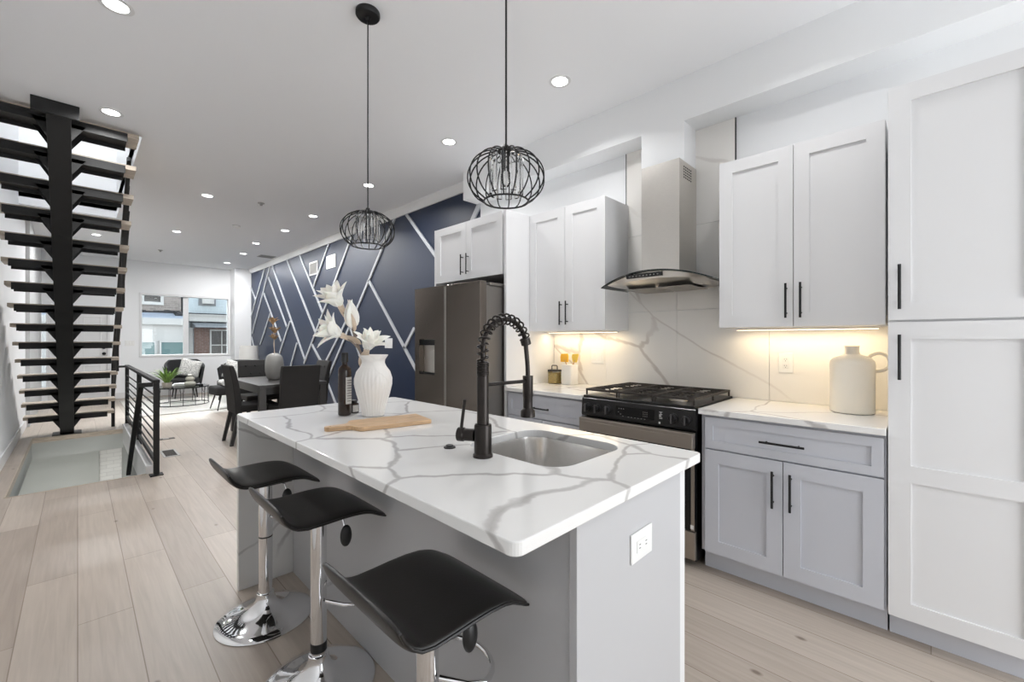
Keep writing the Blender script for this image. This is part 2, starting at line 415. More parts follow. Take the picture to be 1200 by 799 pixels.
# ---------------------------------------------------------------- room shell
XL, XR, YB, YF, ZC = -.545, 3.10, -2.5, 12.8, 3.09
HX0, HX1, HY0, HY1 = -.42, .465, 5.42, 8.40          # stairwell opening in the floor
OX0, OX1, OY0, OY1 = -.545, .40, 4.98, 8.55          # stair opening in the ceiling
f = MB()
for a in ((XL-.1, HX0, YB-.1, YF+.1), (HX1, XR+.1, YB-.1, YF+.1), (HX0, HX1, YB-.1, HY0), (HX0, HX1, HY1, YF+.1)):
    f.box(a[0], a[1], a[2], a[3], -.03, 0)
struct('floor', f, 'floor', 'pale oak plank floor with an open stairwell cut into it')
c = MB()
for a in ((OX1, XR+.1, YB-.1, YF+.1), (XL-.1, OX1, YB-.1, OY0), (XL-.1, OX1, OY1, YF+.1)):
    c.box(a[0], a[1], a[2], a[3], ZC, ZC+.28)
struct('ceiling', c, 'ceil', 'white ceiling dotted with recessed lights')
struct('wall_left', MB().box(XL-.12, XL, YB-.1, YF+.1, -2.7, 5.6), 'wall', 'long white wall beside the staircase')
struct('wall_right', MB().box(XR, XR+.12, YB-.1, 3.53, 0, ZC), 'wall', 'white kitchen wall behind the cabinets')
struct('wall_accent', MB().box(XR, XR+.12, 3.53, YF+.1, 0, ZC), 'navy', 'navy blue accent wall with white diagonal battens')
# rear wall behind the camera with wide glazed opening
b = MB()
for a in ((XL, .65, 0, ZC), (2.85, XR, 0, ZC), (.65, 2.85, 2.1, ZC)):
    b.box(a[0], a[1], YB-.12, YB, a[2], a[3])
struct('wall_back', b, 'wall', 'white rear wall around the wide glazed doors')
# far wall: openings for the big window, the front door and its sidelight
WX0, WX1, WZ0, WZ1 = .975, 2.74, .90, 2.375
DX0, DX1, DZ1 = -.425, .50, 1.985
b = MB(); T = YF+.16
b.box(XL, XR, YF, T, WZ1, ZC); b.box(WX1, XR, YF, T, 0, WZ1); b.box(DX1, WX0, YF, T, 0, WZ1); b.box(WX0, WX1, YF, T, 0, WZ0)
b.box(XL, DX1, YF, T, DZ1, WZ1); b.box(XL, XL+.02, YF, T, 0, DZ1); b.box(DX0-.012, DX0, YF, T, 0, DZ1); b.box(XL+.02, DX0-.012, YF, T, 0, .22)
struct('wall_far', b, 'wall', 'pale grey-white front wall with window and door')
struct('trim_31', MB().box(2.74, XR, 12.36, YF, 0, ZC), 'wall', 'white pilaster in the far right corner')
struct('trim_32', MB().box(XL, XL+.045, 9.6, 12.5, 0, ZC), 'band', 'grey wall pier beside the front door')
# crown, baseboards
struct('trim_33', MB().prism([(XR, 2.985), (XR, ZC), (XR-.06, ZC), (XR-.06, ZC-.02), (XR-.02, 2.985)], 'y', 3.56, 12.36), 'trim', 'white crown strip along the top of the navy wall')
struct('baseboard_left', MB().box(XL, XL+.014, YB, 9.6, 0, .13), 'trim', 'white baseboard under the left wall', bevel=.004)
struct('baseboard_far', MB().box(DX1+.06, 2.74, YF-.014, YF, 0, .13), 'trim', 'white baseboard under the window', bevel=.004)
struct('baseboard_right', MB().box(XR-.014, XR, 3.56, 12.36, 0, .13), 'trim', 'white baseboard under the navy wall', bevel=.004)
# soffit with duct chase
SX, SZ = 2.89, 2.79
b = MB(); b.prism([(YB, SZ), (1.198, SZ), (1.198, 2.44), (1.512, 2.44), (1.512, SZ), (3.57, SZ), (3.57, ZC), (YB, ZC)], 'x', SX, XR)
struct('trim_34', b, 'wall', 'white soffit over the cabinets with duct box above the hood')
# battens on the navy wall: (y, z) ends on the wall plane
SL = [(11.20,2.99,12.34,1.88),(10.81,2.99,12.23,1.46),(10.66,2.99,8.69,.93),(10.93,2.74,9.71,1.58),(11.28,2.40,10.06,1.27),(9.69,2.99,8.17,1.46),
(8.95,2.99,7.80,1.77),(7.53,2.99,8.25,2.28),(12.34,2.62,11.95,2.29),(6.62,2.99,8.72,.84),(9.50,1.68,10.15,1.01),(10.77,1.92,11.56,1.18),(9.10,1.23,9.58,.6),
(8.33,1.22,7.80,.84),(6.80,1.65,7.75,.84),(5.32,2.99,7.75,.45),(7.75,.68,7.2,.15),(5.03,2.99,4.30,2.28),(6.08,2.20,4.60,.72),(4.83,1.45,5.08,1.18),(7.19,2.14,6.10,.70),(12.3,1.36,11.9,.9)]
for i, (y1, z1, y2, z2) in enumerate(SL):
    d = Vector((y2-y1, z2-z1)).normalized(); n = Vector((-d.y, d.x))*.0225
    struct('trim_%d' % (i+1), MB().prism([(y1+n.x, z1+n.y), (y2+n.x, z2+n.y), (y2-n.x, z2-n.y), (y1-n.x, z1-n.y)], 'x', XR-.018, XR), 'batten', 'white diagonal batten on the navy wall')
struct('trim_23', MB().prism([(3.57, 2.79), (3.70, 2.62), (3.66, 2.58), (3.53, 2.74), (3.53, 2.79)], 'x', XR-.02, XR), 'batten', 'white slanted batten end under the soffit')
# marble backsplash slabs
b = MB(); ys = [.137, .735, 1.335, 1.935, 2.488]; zs = [.914, 1.515, 2.117, 2.79]
for i in range(4):
    for j in range(3):
        y0, y1, z0, z1 = ys[i], ys[i+1], zs[j], zs[j+1]
        if j: y0, y1 = max(y0, .938), min(y1, 1.745)
        if y1-y0 < .01: continue
        b.box(XR-.012, XR-.001, y0+.001, y1-.001, z0+.001, z1-.001)
struct('trim_24', b, 'marble', 'veined marble backsplash rising behind the hood')
struct('trim_25', MB().box(XR-.013, XR-.001, .932, .938, 1.4, 2.79), 'slot', 'dark edge strip at the right of the tall marble')
struct('trim_26', MB().box(XR-.013, XR-.001, 1.745, 1.751, 1.4, 2.79), 'slot', 'dark edge strip at the left of the tall marble')

# front window
def frame_mb(x0, x1, y0, y1, z0, z1, t):
    return MB().box(x0, x1, y0, y1, z1-t, z1).box(x0, x1, y0, y1, z0, z0+t).box(x0, x0+t, y0, y1, z0+t, z1-t).box(x1-t, x1, y0, y1, z0+t, z1-t)
wt = thing('window_1', 'wide white two-pane front window looking onto the street', None, ((WX0+WX1)/2, YF+.08, WZ0)); wt['kind'] = 'structure'
frame_mb(WX0, WX1, YF-.012, YF+.14, WZ0, WZ1, .05).build('window_frame', 'trim', wt, bevel=.004)
MB().box(1.785, 1.885, YF+.05, YF+.12, WZ0+.05, WZ1-.05).build('mullion', 'trim', wt, bevel=.004)
MB().box(WX0+.05, 1.785, YF+.08, YF+.086, WZ0+.05, WZ1-.05).build('pane', 'pane', wt)
MB().box(1.885, WX1-.05, YF+.08, YF+.086, WZ0+.05, WZ1-.05).build('pane', 'pane', wt)
# front door + sidelight
dt = thing('door_1', 'white front door with black knob and deadbolt', None, ((DX0+DX1)/2, YF+.05, 0)); dt['kind'] = 'structure'
b = MB().box(DX0+.045, DX1-.045, YF+.03, YF+.075, .01, DZ1-.045)
b.build('door_panel', 'trim', dt, bevel=.003)
for z0, z1 in ((.15, .75), (.95, 1.8)):
    for x0 in (DX0+.14, (DX0+DX1)/2+.04):
        frame_mb(x0, x0+.28, YF+.022, YF+.032, z0, z1, .02).build('panel_moulding', 'trim', dt, bevel=.003)
frame_mb(DX0, DX1, YF-.012, YF+.1, -.02, DZ1, .045).build('door_frame', 'trim', dt, bevel=.003)
kx = DX1-.1
MB().lathe([(.028, 0), (.028, .012), (.012, .015), (.012, .05), (.03, .06), (.032, .08), (.012, .092)], seg=20).build('door_knob', 'black', dt, smooth=True, local=True).location = (kx-dt.location.x, YF+.03-dt.location.y, 1.0)
MB().lathe([(.03, 0), (.03, .02), (.02, .03)], seg=20).build('deadbolt', 'black', dt, smooth=True, local=True).location = (kx-dt.location.x, YF+.03-dt.location.y, 1.13)
for o in dt.children:
    if o.name.startswith(('door_knob', 'deadbolt')): o.rotation_euler = (PI/2, 0, 0)
sl = thing('window_2', 'narrow bright sidelight left of the front door', None, (XL+.06, YF+.06, .22)); sl['kind'] = 'structure'
frame_mb(XL+.02, DX0-.012, YF+.0, YF+.12, .22, DZ1, .012).build('window_frame', 'trim', sl)
MB().box(XL+.032, DX0-.024, YF+.06, YF+.066, .23, DZ1-.012).build('pane', 'pane', sl)

# stairwell below the floor and stair shaft above the ceiling
b = MB()
b.box(HX1, HX1+.1, HY0, HY1+.3, -2.7, -.03)
b.box(HX0, HX1, HY1, HY1+.1, -.27, -.03)
b.box(XL, HX0, HY0-.1, HY1+.4, -.27, -.03)
b.box(HX0, HX1, HY0-.1, HY0, -2.7, -.03)
struct('wall_stairwell', b, 'concrete', 'grey plastered sides of the basement stairwell')
struct('wall_stairwell_far', MB().box(XL, .22, HY1+.22, HY1+.3, -2.7, -.27), 'concrete', 'grey plaster end wall down in the stairwell')
struct('wall_basement', MB().box(.22, HX1+.1, HY1+.30, HY1+.4, -2.7, -.27), 'wbrick', 'white painted brick panel down in the stairwell')
struct('floor_basement', MB().box(XL, HX1+.1, HY0-.1, HY1+.4, -2.75, -2.7), 'concrete', 'basement floor at the foot of the stairwell')
struct('trim_27', MB().box(HX1-.004, HX1+.055, HY0, HY1, -.2, .075), 'trim', 'white curb under the stair railing', bevel=.003)
struct('trim_28', MB().box(HX0-.006, HX0+.004, HY0, HY1, -.06, .003).box(HX0, HX1, HY1-.004, HY1+.012, -.06, .003).box(HX0, HX1, HY0-.012, HY0+.004, -.06, .003), 'tread', 'oak nosing round the stairwell')
b = MB(); b.box(OX1, OX1+.1, OY0-.1, OY1+.1, ZC+.1, 5.6); b.box(XL, OX1, OY1, OY1+.1, ZC+.1, 5.6); b.box(XL, OX1, OY0-.1, OY0, ZC+.28, 5.6); b.box(XL, OX1+.1, OY0-.1, OY1+.1, 5.6, 5.7)
struct('wall_upstairs', b, 'wall', 'white walls of the upper floor seen through the stair opening')
area('upstairs_fill', (-.07, 6.7, 5.55), (0, 0, 0), .5, 2.0, UPSTAIRS_POWER, (.95, .97, 1))  # unseen light added to brighten the closed stair shaft
area('basement_fill', (.1, 7.3, -1.1), (PI/2, 0, 0), .3, .3, 9, (1, .97, .92))  # unseen light added to brighten the stairwell walls and brick

# ---------------------------------------------------------------- cabinets
def shaker(parent, xf, y0, y1, z0, z1, mat, name='door', rail=.072, mid=None, label=None):
    """shaker front facing -x: front plane at xf"""
    b = MB(); t = .02
    b.box(xf, xf+t, y0, y0+rail, z0, z1); b.box(xf, xf+t, y1-rail, y1, z0, z1)
    b.box(xf, xf+t, y0+rail, y1-rail, z0, z0+rail); b.box(xf, xf+t, y0+rail, y1-rail, z1-rail, z1)
    if mid: b.box(xf, xf+t, y0+rail, y1-rail, mid[0], mid[1])
    b.box(xf+.009, xf+t-.002, y0+rail-.002, y1-rail+.002, z0+rail-.002, z1-rail+.002)
    o = b.build(name, mat, parent)
    if label: o['label'] = label
    return o
def pull(parent, xf, p, q):
    """black bar pull from (y,z) p to q standing off the front"""
    b = MB(); x = xf-.032
    b.tube([(x, p[0], p[1]), (x, q[0], q[1])], .0058, 10)
    for k in (.14, .86):
        y, z = p[0]+(q[0]-p[0])*k, p[1]+(q[1]-p[1])*k
        b.tube([(x, y, z), (xf-.0003, y, z)], .0042, 8)
    return b.build('handle', 'black', parent, smooth=True)
XF = 2.47
# pantry
t = thing('pantry_cabinet', 'tall white pantry cabinet at the right end of the kitchen', 'cabinet', (2.8, -.1, 0))
MB().box(XF+.02, XR-.002, -.325, .135, .105, 2.385).build('body', 'cabw', t, bevel=.0015)
MB().box(XF+.07, XR-.002, -.325, .132, 0, .105).build('toe_kick', 'cabg', t)
d = shaker(t, XF, -.322, .133, 1.385, 2.389, 'cabw'); pull(d, XF, (.096, 1.43), (.096, 1.62))
d = shaker(t, XF, -.322, .133, .108, 1.375, 'cabw', mid=(.693, .765)); pull(d, XF, (.096, 1.13), (.096, 1.322))
t = thing('base_cabinet', 'grey base cabinet between the range and the white pantry', 'cabinet', (2.8, .53, 0), group='grey base cabinets')
MB().box(XF+.02, XR-.002, .139, .930, .112, .882).build('body', 'cabg', t)
MB().box(XF+.07, XR-.002, .139, .93, 0, .112).build('toe_kick', 'cabg', t)
d = shaker(t, XF, .147, .907, .697, .868, 'cabg', 'drawer', .042); pull(d, XF, (.434, .778), (.628, .778))
d = shaker(t, XF, .147, .526, .116, .688, 'cabg'); pull(d, XF, (.493, .454), (.493, .638))
d = shaker(t, XF, .530, .907, .116, .688, 'cabg'); pull(d, XF, (.570, .454), (.570, .638))
t = thing('base_cabinet', 'grey base cabinet between the range and the refrigerator', 'cabinet', (2.8, 2.1, 0), group='grey base cabinets')
MB().box(XF+.02, XR-.002, 1.726, 2.488, .112, .882).build('body', 'cabg', t)
MB().box(XF+.07, XR-.002, 1.726, 2.488, 0, .112).build('toe_kick', 'cabg', t)
d = shaker(t, XF, 1.742, 2.474, .697, .868, 'cabg', 'drawer', .042); pull(d, XF, (2.02, .778), (2.21, .778))
d = shaker(t, XF, 1.742, 2.105, .116, .688, 'cabg'); pull(d, XF, (2.075, .454), (2.075, .638))
d = shaker(t, XF, 2.110, 2.474, .116, .688, 'cabg'); pull(d, XF, (2.14, .454), (2.14, .638))
tag(MB().box(XF-.028, XR-.013, .139, .934, .884, .914).build('countertop', 'quartz', origin=(2.8, .5, .884), bevel=.003), 'white quartz countertop with the cream jug on it', 'countertop')
tag(MB().box(XF-.028, XR-.013, 1.724, 2.489, .884, .914).build('countertop', 'quartz', origin=(2.8, 2.1, .884), bevel=.003), 'white quartz countertop with the utensil crock on it', 'countertop')
# uppers
XU = 2.75
t = thing('upper_cabinet', 'white two-door wall cabinet right of the hood', 'cabinet', (2.92, .54, 1.372), group='white wall cabinets')
MB().box(XU+.02, XR-.002, .158, .926, 1.372, 2.372).build('body', 'cabw', t, bevel=.0015)
d = shaker(t, XU, .160, .537, 1.374, 2.372, 'cabw'); pull(d, XU, (.502, 1.42), (.502, 1.61))
d = shaker(t, XU, .541, .924, 1.374, 2.372, 'cabw'); pull(d, XU, (.570, 1.42), (.570, 1.61))
t = thing('upper_cabinet', 'white two-door wall cabinet between the hood and the refrigerator', 'cabinet', (2.92, 2.1, 1.372), group='white wall cabinets')
MB().box(XU+.02, XR-.002, 1.729, 2.488, 1.372, 2.372).build('body', 'cabw', t, bevel=.0015)
d = shaker(t, XU, 1.731, 2.103, 1.374, 2.372, 'cabw'); pull(d, XU, (2.075, 1.42), (2.075, 1.61))
d = shaker(t, XU, 2.107, 2.488, 1.374, 2.372, 'cabw'); pull(d, XU, (2.137, 1.42), (2.137, 1.61))
# refrigerator surround
t = thing('refrigerator_cabinet', 'white cabinet over the refrigerator with a full-height side panel', 'cabinet', (2.8, 3.0, 0))
MB().box(XF, XR-.002, 2.492, 2.518, 0, 2.374).build('side_panel', 'cabw', t, bevel=.0015)
MB().box(XF, XR-.002, 3.477, 3.500, 0, 2.374).build('side_panel', 'cabw', t, bevel=.0015)
MB().box(XF+.02, XR-.002, 2.519, 3.476, 1.85, 2.374).build('body', 'cabw', t)
d = shaker(t, XF, 2.545, 3.010, 1.848, 2.372, 'cabw'); pull(d, XF, (2.975, 1.89), (2.975, 2.076))
d = shaker(t, XF, 3.014, 3.474, 1.848, 2.372, 'cabw'); pull(d, XF, (3.052, 1.89), (3.052, 2.076))
# LED strips under the wall cabinets
for y0, y1, lab in ((.19, .90, 'warm light strip under the wall cabinet above the cream jug'), (1.76, 2.46, 'warm light strip under the wall cabinet above the utensil crock')):
    t = thing('undercabinet_light', lab, 'light', (2.98, (y0+y1)/2, 1.372), group='under-cabinet light strips')
    MB().box(2.965, 2.995, y0, y1, 1.360, 1.371).build('housing', 'trim', t)
    MB().box(2.969, 2.991, y0+.01, y1-.01, 1.3575, 1.3598).build('diffuser', 'ledstrip', t)
    l = area('led_lamp', (2.98, (y0+y1)/2, 1.355), (0, 0, 0), .02, y1-y0-.02, LED_POWER, (1, .80, .52))

# ---------------------------------------------------------------- refrigerator
FX = 2.22
t = thing('refrigerator', 'dark stainless two-door refrigerator with dispenser in its left door', 'refrigerator', (2.6, 3.0, 0))
MB().box(FX+.085, 3.06, 2.55, 3.455, .02, 1.74).build('body', 'fridgeside', t, bevel=.004)
MB().box(FX+.11, 2.5, 2.54, 3.46, 1.741, 1.765).build('hinge_cover', 'fridgeside', t, bevel=.004)
MB().box(FX, FX+.075, 2.535, 2.985, .62, 1.772).build('door', 'fridge', t, bevel=.008, seg=3)
# left door with the dispenser recess
b = MB(); y0, y1, z0, z1 = 2.993, 3.458, .62, 1.772; a0, a1, c0, c1 = 3.145, 3.385, .985, 1.305
b.box(FX, FX+.075, y0, a0, z0, z1).box(FX, FX+.075, a1, y1, z0, z1).box(FX, FX+.075, a0, a1, z0, c0).box(FX, FX+.075, a0, a1, c1, z1).box(FX+.066, FX+.075, a0, a1, c0, c1)
ld = b.build('door', 'fridge', t)
dsp = MB().box(FX+.05, FX+.0655, a0+.002, a1-.002, c0+.002, c1-.002).build('dispenser', 'steel', ld)
MB().box(FX+.004, FX+.049, a0+.004, a1-.004, c1-.055, c1-.004).build('dispenser', 'display', ld, bevel=.002)['label'] = 'black dispenser control panel'
MB().box(FX+.012, FX+.049, a0+.004, a0+.085, c0+.02, c1-.10).build('dispenser', 'steel', ld, bevel=.006)['label'] = 'bright ice chute'
MB().box(FX+.004, FX+.049, a0+.006, a1-.006, c0+.004, c0+.02).build('drip_tray', 'display', ld)
MB().box(FX, FX+.075, 2.535, 3.458, .07, .61).build('drawer', 'fridge', t, bevel=.008)
MB().box(FX+.09, FX+.14, 2.56, 3.45, .02, .069).build('toe_grille', 'display', t)
for dd, yy in ((t.children[2], 2.985), (ld, 2.993)):
    s = -1 if yy < 2.99 else 1
    MB().box(FX-.0006, FX+.0, yy+s*.0+min(0, s*.006), yy+max(0, s*.006), .64, 1.76).build('trim_strip', 'steel', dd)

# ---------------------------------------------------------------- range
RY0, RY1 = .952, 1.712
RC = (RY0+RY1)/2
t = thing('gas_range', 'black and stainless slide-in gas range with front knobs', 'range', (2.75, RC, 0))
MB().box(2.475, 3.06, RY0+.004, RY1-.004, .03, .905).build('body', 'enamel', t, bevel=.003)
for x in (2.56, 2.98):
    for y in (RY0+.06, RY1-.06):
        MB().lathe([(.018, 0), (.018, .03)], (x, y, 0), 12).build('leg', 'cap', t)
MB().box(2.445, 3.086, RY0, RY1, .9055, .922).build('cooktop', 'enamel', t, bevel=.004)
cp = MB().prism([(2.438, .785), (2.430, .795), (2.440, .9), (2.4445, .904), (2.4745, .904), (2.4745, .785)], 'y', RY0-.004, RY1+.004).build('control_panel', 'enamel', t)
dpt = (2.4345, 2.4345)
def on_panel(z): return 2.430 + (z-.795)*(.010/.105)
for i, y in enumerate((1.668, 1.592, 1.510, 1.072, .995)):
    k = MB(); 
    k.lathe([(.030, 0), (.030, .006), (.024, .008), (.022, .024), (.020, .027)], seg=28)
    o = k.build('knob', 'knob', cp, smooth=True, local=True)
    MB().box(-.0045, .0045, -.027, .027, .0272, .038).build('grip', 'steelgrip', o, bevel=.0015, local=True)
    o.location = Vector((on_panel(.842)-.0006, y, .842)) - origin_of(cp); o.rotation_euler = (PI/2, 0, -PI/2)
x = on_panel(.838)
MB().box(x-.0022, x+.001, 1.19, 1.452, .803, .874).build('display', 'display', cp)
b = MB()
for i in range(3): b.box(x-.0032, x-.0021, 1.43-.016*i-.006, 1.43-.016*i, .858, .862)
for i in range(3): b.box(x-.0032, x-.0021, 1.435-.016*i-.007, 1.435-.016*i, .836-.012*i, .839-.012*i)
for i in range(6): b.box(x-.0032, x-.0021, 1.365-.022*i-.009, 1.365-.022*i, .811, .814)
for i in range(3):
    for j in range(3): b.box(x-.0032, x-.0021, 1.262-.012*i-.004, 1.262-.012*i, .854-.012*j, .857-.012*j)
b.build('icon_pattern', 'icon', cp)
text('Hall', .028, 'sticker', 'lettering', cp, (on_panel(.85)-.0014, 1.150, .850), Matrix(((0, 0, -1), (0, -1, 0), (-1, 0, 0))).to_euler())
MB().box(on_panel(.806)-.0018, on_panel(.806)+.001, 1.150, 1.160, .799, .811).build('sticker', 'sticker', cp)
dr = MB().box(2.445, 2.4745, RY0+.002, RY1-.002, .215, .775).build('oven_door', 'ovenglass', t, bevel=.003)
for ya in (RY0+.002, RY1-.022): MB().box(2.4425, 2.4455, ya, ya+.02, .215, .70).build('door_stile', 'rangedark', dr)
MB().box(2.398, 2.446, RY0-.002, RY1+.002, .752, .7745).box(2.398, 2.404, RY0-.002, RY1+.002, .687, .752).box(2.404, 2.4448, RY0-.002, RY0+.02, .687, .752).box(2.404, 2.4448, RY1-.02, RY1+.002, .687, .752).build('handle', 'rangedark', dr, bevel=.003)
MB().box(2.4410, 2.4424, RY0+.004, RY0+.020, .700, .742).build('sticker', 'sticker', dr)
MB().box(2.4405, 2.4424, RY0+.006, RY0+.024, .225, .248).build('sticker', 'sticker', dr)
MB().box(2.448, 2.4745, RY0+.002, RY1-.002, .045, .205).build('drawer', 'rangedark', t, bevel=.004)
# burners and grates
for bx, by, r in ((2.62, 1.12, .045), (2.92, 1.12, .036), (2.62, 1.55, .04), (2.92, 1.55, .045), (2.77, RC, .05)):
    o = MB().lathe([(r+.01, 0), (r+.01, .008), (r, .010), (r*.95, .016)], (bx, by, .9225), 24).build('burner', 'burner', t, smooth=True)
    MB().lathe([(r*.75, 0), (r*.78, .006), (r*.6, .009)], (bx, by, .9388), 24).build('burner_cap', 'iron', o, smooth=True)
for g0, g1 in ((RY0+.008, RY0+.254), (RY0+.258, RY1-.258), (RY1-.254, RY1-.008)):
    b = MB(); zt = .958
    x0, x1 = 2.462, 3.062
    for (p, q) in (((x0, g0+.006), (x1, g0+.006)), ((x0, g1-.006), (x1, g1-.006)), ((x0+.006, g0), (x0+.006, g1)), ((x1-.006, g0), (x1-.006, g1)), (((x0+x1)/2, g0), ((x0+x1)/2, g1))):
        b.bar((p[0], p[1], zt), (q[0], q[1], zt), .011, .014)
    n = 11
    for i in range(1, n):
        xx = x0+(x1-x0)*i/n
        if abs(xx-(x0+x1)/2) < .02: continue
        cy = (g0+g1)/2
        b.bar((xx, g0+.006, zt), (xx, cy-.035, zt), .007, .012); b.bar((xx, cy+.035, zt), (xx, g1-.006, zt), .007, .012)
    for xx in (x0+.006, (x0+x1)/2, x1-.006):
        for yy in (g0+.006, g1-.006): b.bar((xx, yy, .9222), (xx, yy, zt-.005), .010, .010)
    b.build('grate', 'iron', t, bevel=.001, seg=1)

# ---------------------------------------------------------------- range hood
HC = 1.322
t = thing('range_hood', 'stainless chimney hood with a curved glass canopy over the range', 'hood', (2.9, HC, 1.62))
ch = MB().box(2.80, XR-.014, HC-.13, HC+.143, 1.735, 2.51).build('chimney', 'steel', t, bevel=.001)
b = MB()
for i in range(5):
    for j in range(5): b.box(2.865+i*.028, 2.883+i*.028, HC-.1308, HC-.1300, 2.395+j*.018, 2.404+j*.018)
b.build('vent_slot', 'slot', ch)
def arcz(y, half=.41, rise=.09): return 1.752 - rise*((y-HC)/half)**2
n = 24; rings = []
for i in range(n+1):
    y = HC-.388+.776*i/n; z = arcz(y)
    rings.append([(2.615+.05*((y-HC)/.388)**2, y, z), (XR-.06, y, z), (XR-.06, y, z+.006), (2.615+.05*((y-HC)/.388)**2, y, z+.006)])
MB().loft(rings).build('glass_canopy', 'hoodglass', t, smooth=True)
b = MB(); rings = []
for i in range(n+1):
    y = HC-.388+.776*i/n; z = arcz(y); xx = 2.613+.05*((y-HC)/.388)**2
    rings.append([(xx, y, z-.001), (xx+.003, y, z-.001), (xx+.003, y, z+.007), (xx, y, z+.007)])
b.loft(rings).build('glass_edge', M('dark_glass_edge', srgb(40, 46, 45), .1), t)
rings = []
for i in range(n+1):
    y = HC-.335+.67*i/n; z = arcz(y)-.003
    zb = max(1.652, min(z-.004, 1.652+.03*(abs(y-HC)/.335)**3))
    xo = 2.645+.02*((y-HC)/.335)**2
    rings.append([(xo, y, z), (XR-.02, y, z), (XR-.02, y, zb), (xo+.10, y, zb), (xo+.012, y, z-.45*(z-zb))])
hb = MB().loft(rings).build('body', 'steel', t, smooth=True)
MB().box(2.72, 3.03, HC-.23, HC-.01, 1.6485, 1.6515).box(2.72, 3.03, HC+.01, HC+.23, 1.6485, 1.6515).build('filter', 'filter', hb)
b = MB(); zc_ = arcz(HC)
b.hexa([(2.6385, HC-.085, 1.716), (2.6385, HC+.17, 1.716), (2.655, HC+.17, 1.716), (2.655, HC-.085, 1.716)], [(2.6365, HC-.085, 1.741), (2.6365, HC+.17, 1.741), (2.655, HC+.17, 1.741), (2.655, HC-.085, 1.741)])
cpn = b.build('control_strip', 'display', hb)
b = MB()
for k in range(9): b.box(2.6360, 2.6375, HC-.06+k*.025, HC-.05+k*.025, 1.725, 1.731)
b.build('icon_pattern', 'icon', cpn)

# ---------------------------------------------------------------- outlets and switches
def faceplate(name, label, cat, pos, normal, wy, hz, kinds, group=None):
    """normal '-x' or '-y'; pos centre on the wall plane"""
    t = thing(name, label, cat, pos, 0 if normal == '-x' else PI/2, group)
    # local: facing -x, y across, z up
    MB().box(-.006, -.0004, -wy/2, wy/2, -hz/2, hz/2).build('plate', 'plastic', t, bevel=.002, local=True)
    n = len(kinds)
    for i, k in enumerate(kinds):
        yc = (i-(n-1)/2)*.046
        if k == 'rocker':
            MB().box(-.0095, -.0055, yc-.0165, yc+.0165, -.033, .033).build('rocker', 'plastic', t, bevel=.0015, local=True)
        elif k == 'sideways':
            MB().box(-.0085, -.0055, -.033, .033, -.0165, .0165).build('receptacle', 'plastic', t, bevel=.0015, local=True)
            b = MB()
            for s in (-.018, .018): b.box(-.0089, -.0084, s-.004, s+.004, .004, .006).box(-.0089, -.0084, s-.004, s+.004, -.006, -.004)
            b.build('slot', 'slot', t, local=True)
        else:
            for s in (-.02, .02):
                r = MB().box(-.0085, -.0055, yc-.0165, yc+.0165, s-.014, s+.014).build('receptacle', 'plastic', t, bevel=.004, local=True)
                MB().box(-.0089, -.0084, yc-.007, yc-.005, s-.002, s+.006).box(-.0089, -.0084, yc+.005, yc+.007, s-.002, s+.006).box(-.0089, -.0084, yc-.002, yc+.002, s-.010, s-.006).build('slot', 'slot', r, local=True)
    return t
faceplate('outlet', 'white outlet on the marble between the range and the cream jug', 'outlet', (XR-.012, .645, 1.157), '-x', .078, .122, ['duplex'])
faceplate('light_switch', 'white double switch on the marble left of the range', 'switch', (XR-.012, 2.018, 1.160), '-x', .118, .12, ['rocker', 'rocker'])
faceplate('light_switch', 'white double switch plate on the navy wall', 'switch', (XR, 5.50, 1.25), '-x', .21, .14, ['rocker', 'rocker'])
faceplate('outlet', 'white outlet on the end panel of the island', 'outlet', (1.122, .59, .722), '-y', .12, .082, ['sideways'])
faceplate('light_switch', 'white triple switch plate beside the front door', 'switch', (.82, YF, 1.225), '-y', .165, .12, ['rocker', 'rocker', 'rocker'])

# ---------------------------------------------------------------- island
t = thing('kitchen_island', 'grey kitchen island base under the waterfall quartz top', 'island', (1.1, 1.57, 0))
MB().box(.845, 1.425, .612, 2.545, .0, .66).box(.845, .865, .612, 2.545, .66, .8835).box(1.405, 1.425, .612, 2.545, .66, .8835).box(.865, 1.405, .612, .632, .66, .8835).box(.865, 1.405, 2.52, 2.545, .66, .8835).build('body', 'islg', t)
MB().box(.817, 1.392, .59, .6115, 0, .8835).build('end_panel', 'islg', t, bevel=.0015)
MB().box(1.394, 1.433, .592, .6115, .0, .8835).build('filler_strip', 'cabw', t, bevel=.0015)
for i in range(4):
    y0 = .63+i*.478
    b = MB(); xf = 1.4255; r = .07; y1 = y0+.472
    b.box(xf, xf+.018, y0, y0+r, .12, .87).box(xf, xf+.018, y1-r, y1, .12, .87).box(xf, xf+.018, y0+r, y1-r, .12, .19).box(xf, xf+.018, y0+r, y1-r, .80, .87).box(xf, xf+.009, y0+r, y1-r, .19, .80)
    b.build('door', 'islg', t)
SKX0, SKX1, SKY0, SKY1 = .992, 1.398, .785, 1.245
ctop = thing('island_countertop', 'long white veined quartz island top with waterfall end', 'countertop', (1.04, 1.57, .884))
IX0, IX1, IY0, IY1 = .582, 1.497, .562, 2.585
plate([rrect(IX0, IX1, IY0, IY1, .022), rrect(SKX0, SKX1, SKY0, SKY1, .09, 10)], .884, .914, .003).build('slab', 'quartz', ctop)
MB().box(IX0, IX1, 2.553, IY1, 0, .8839).build('waterfall_panel', 'quartz', ctop, bevel=.002)
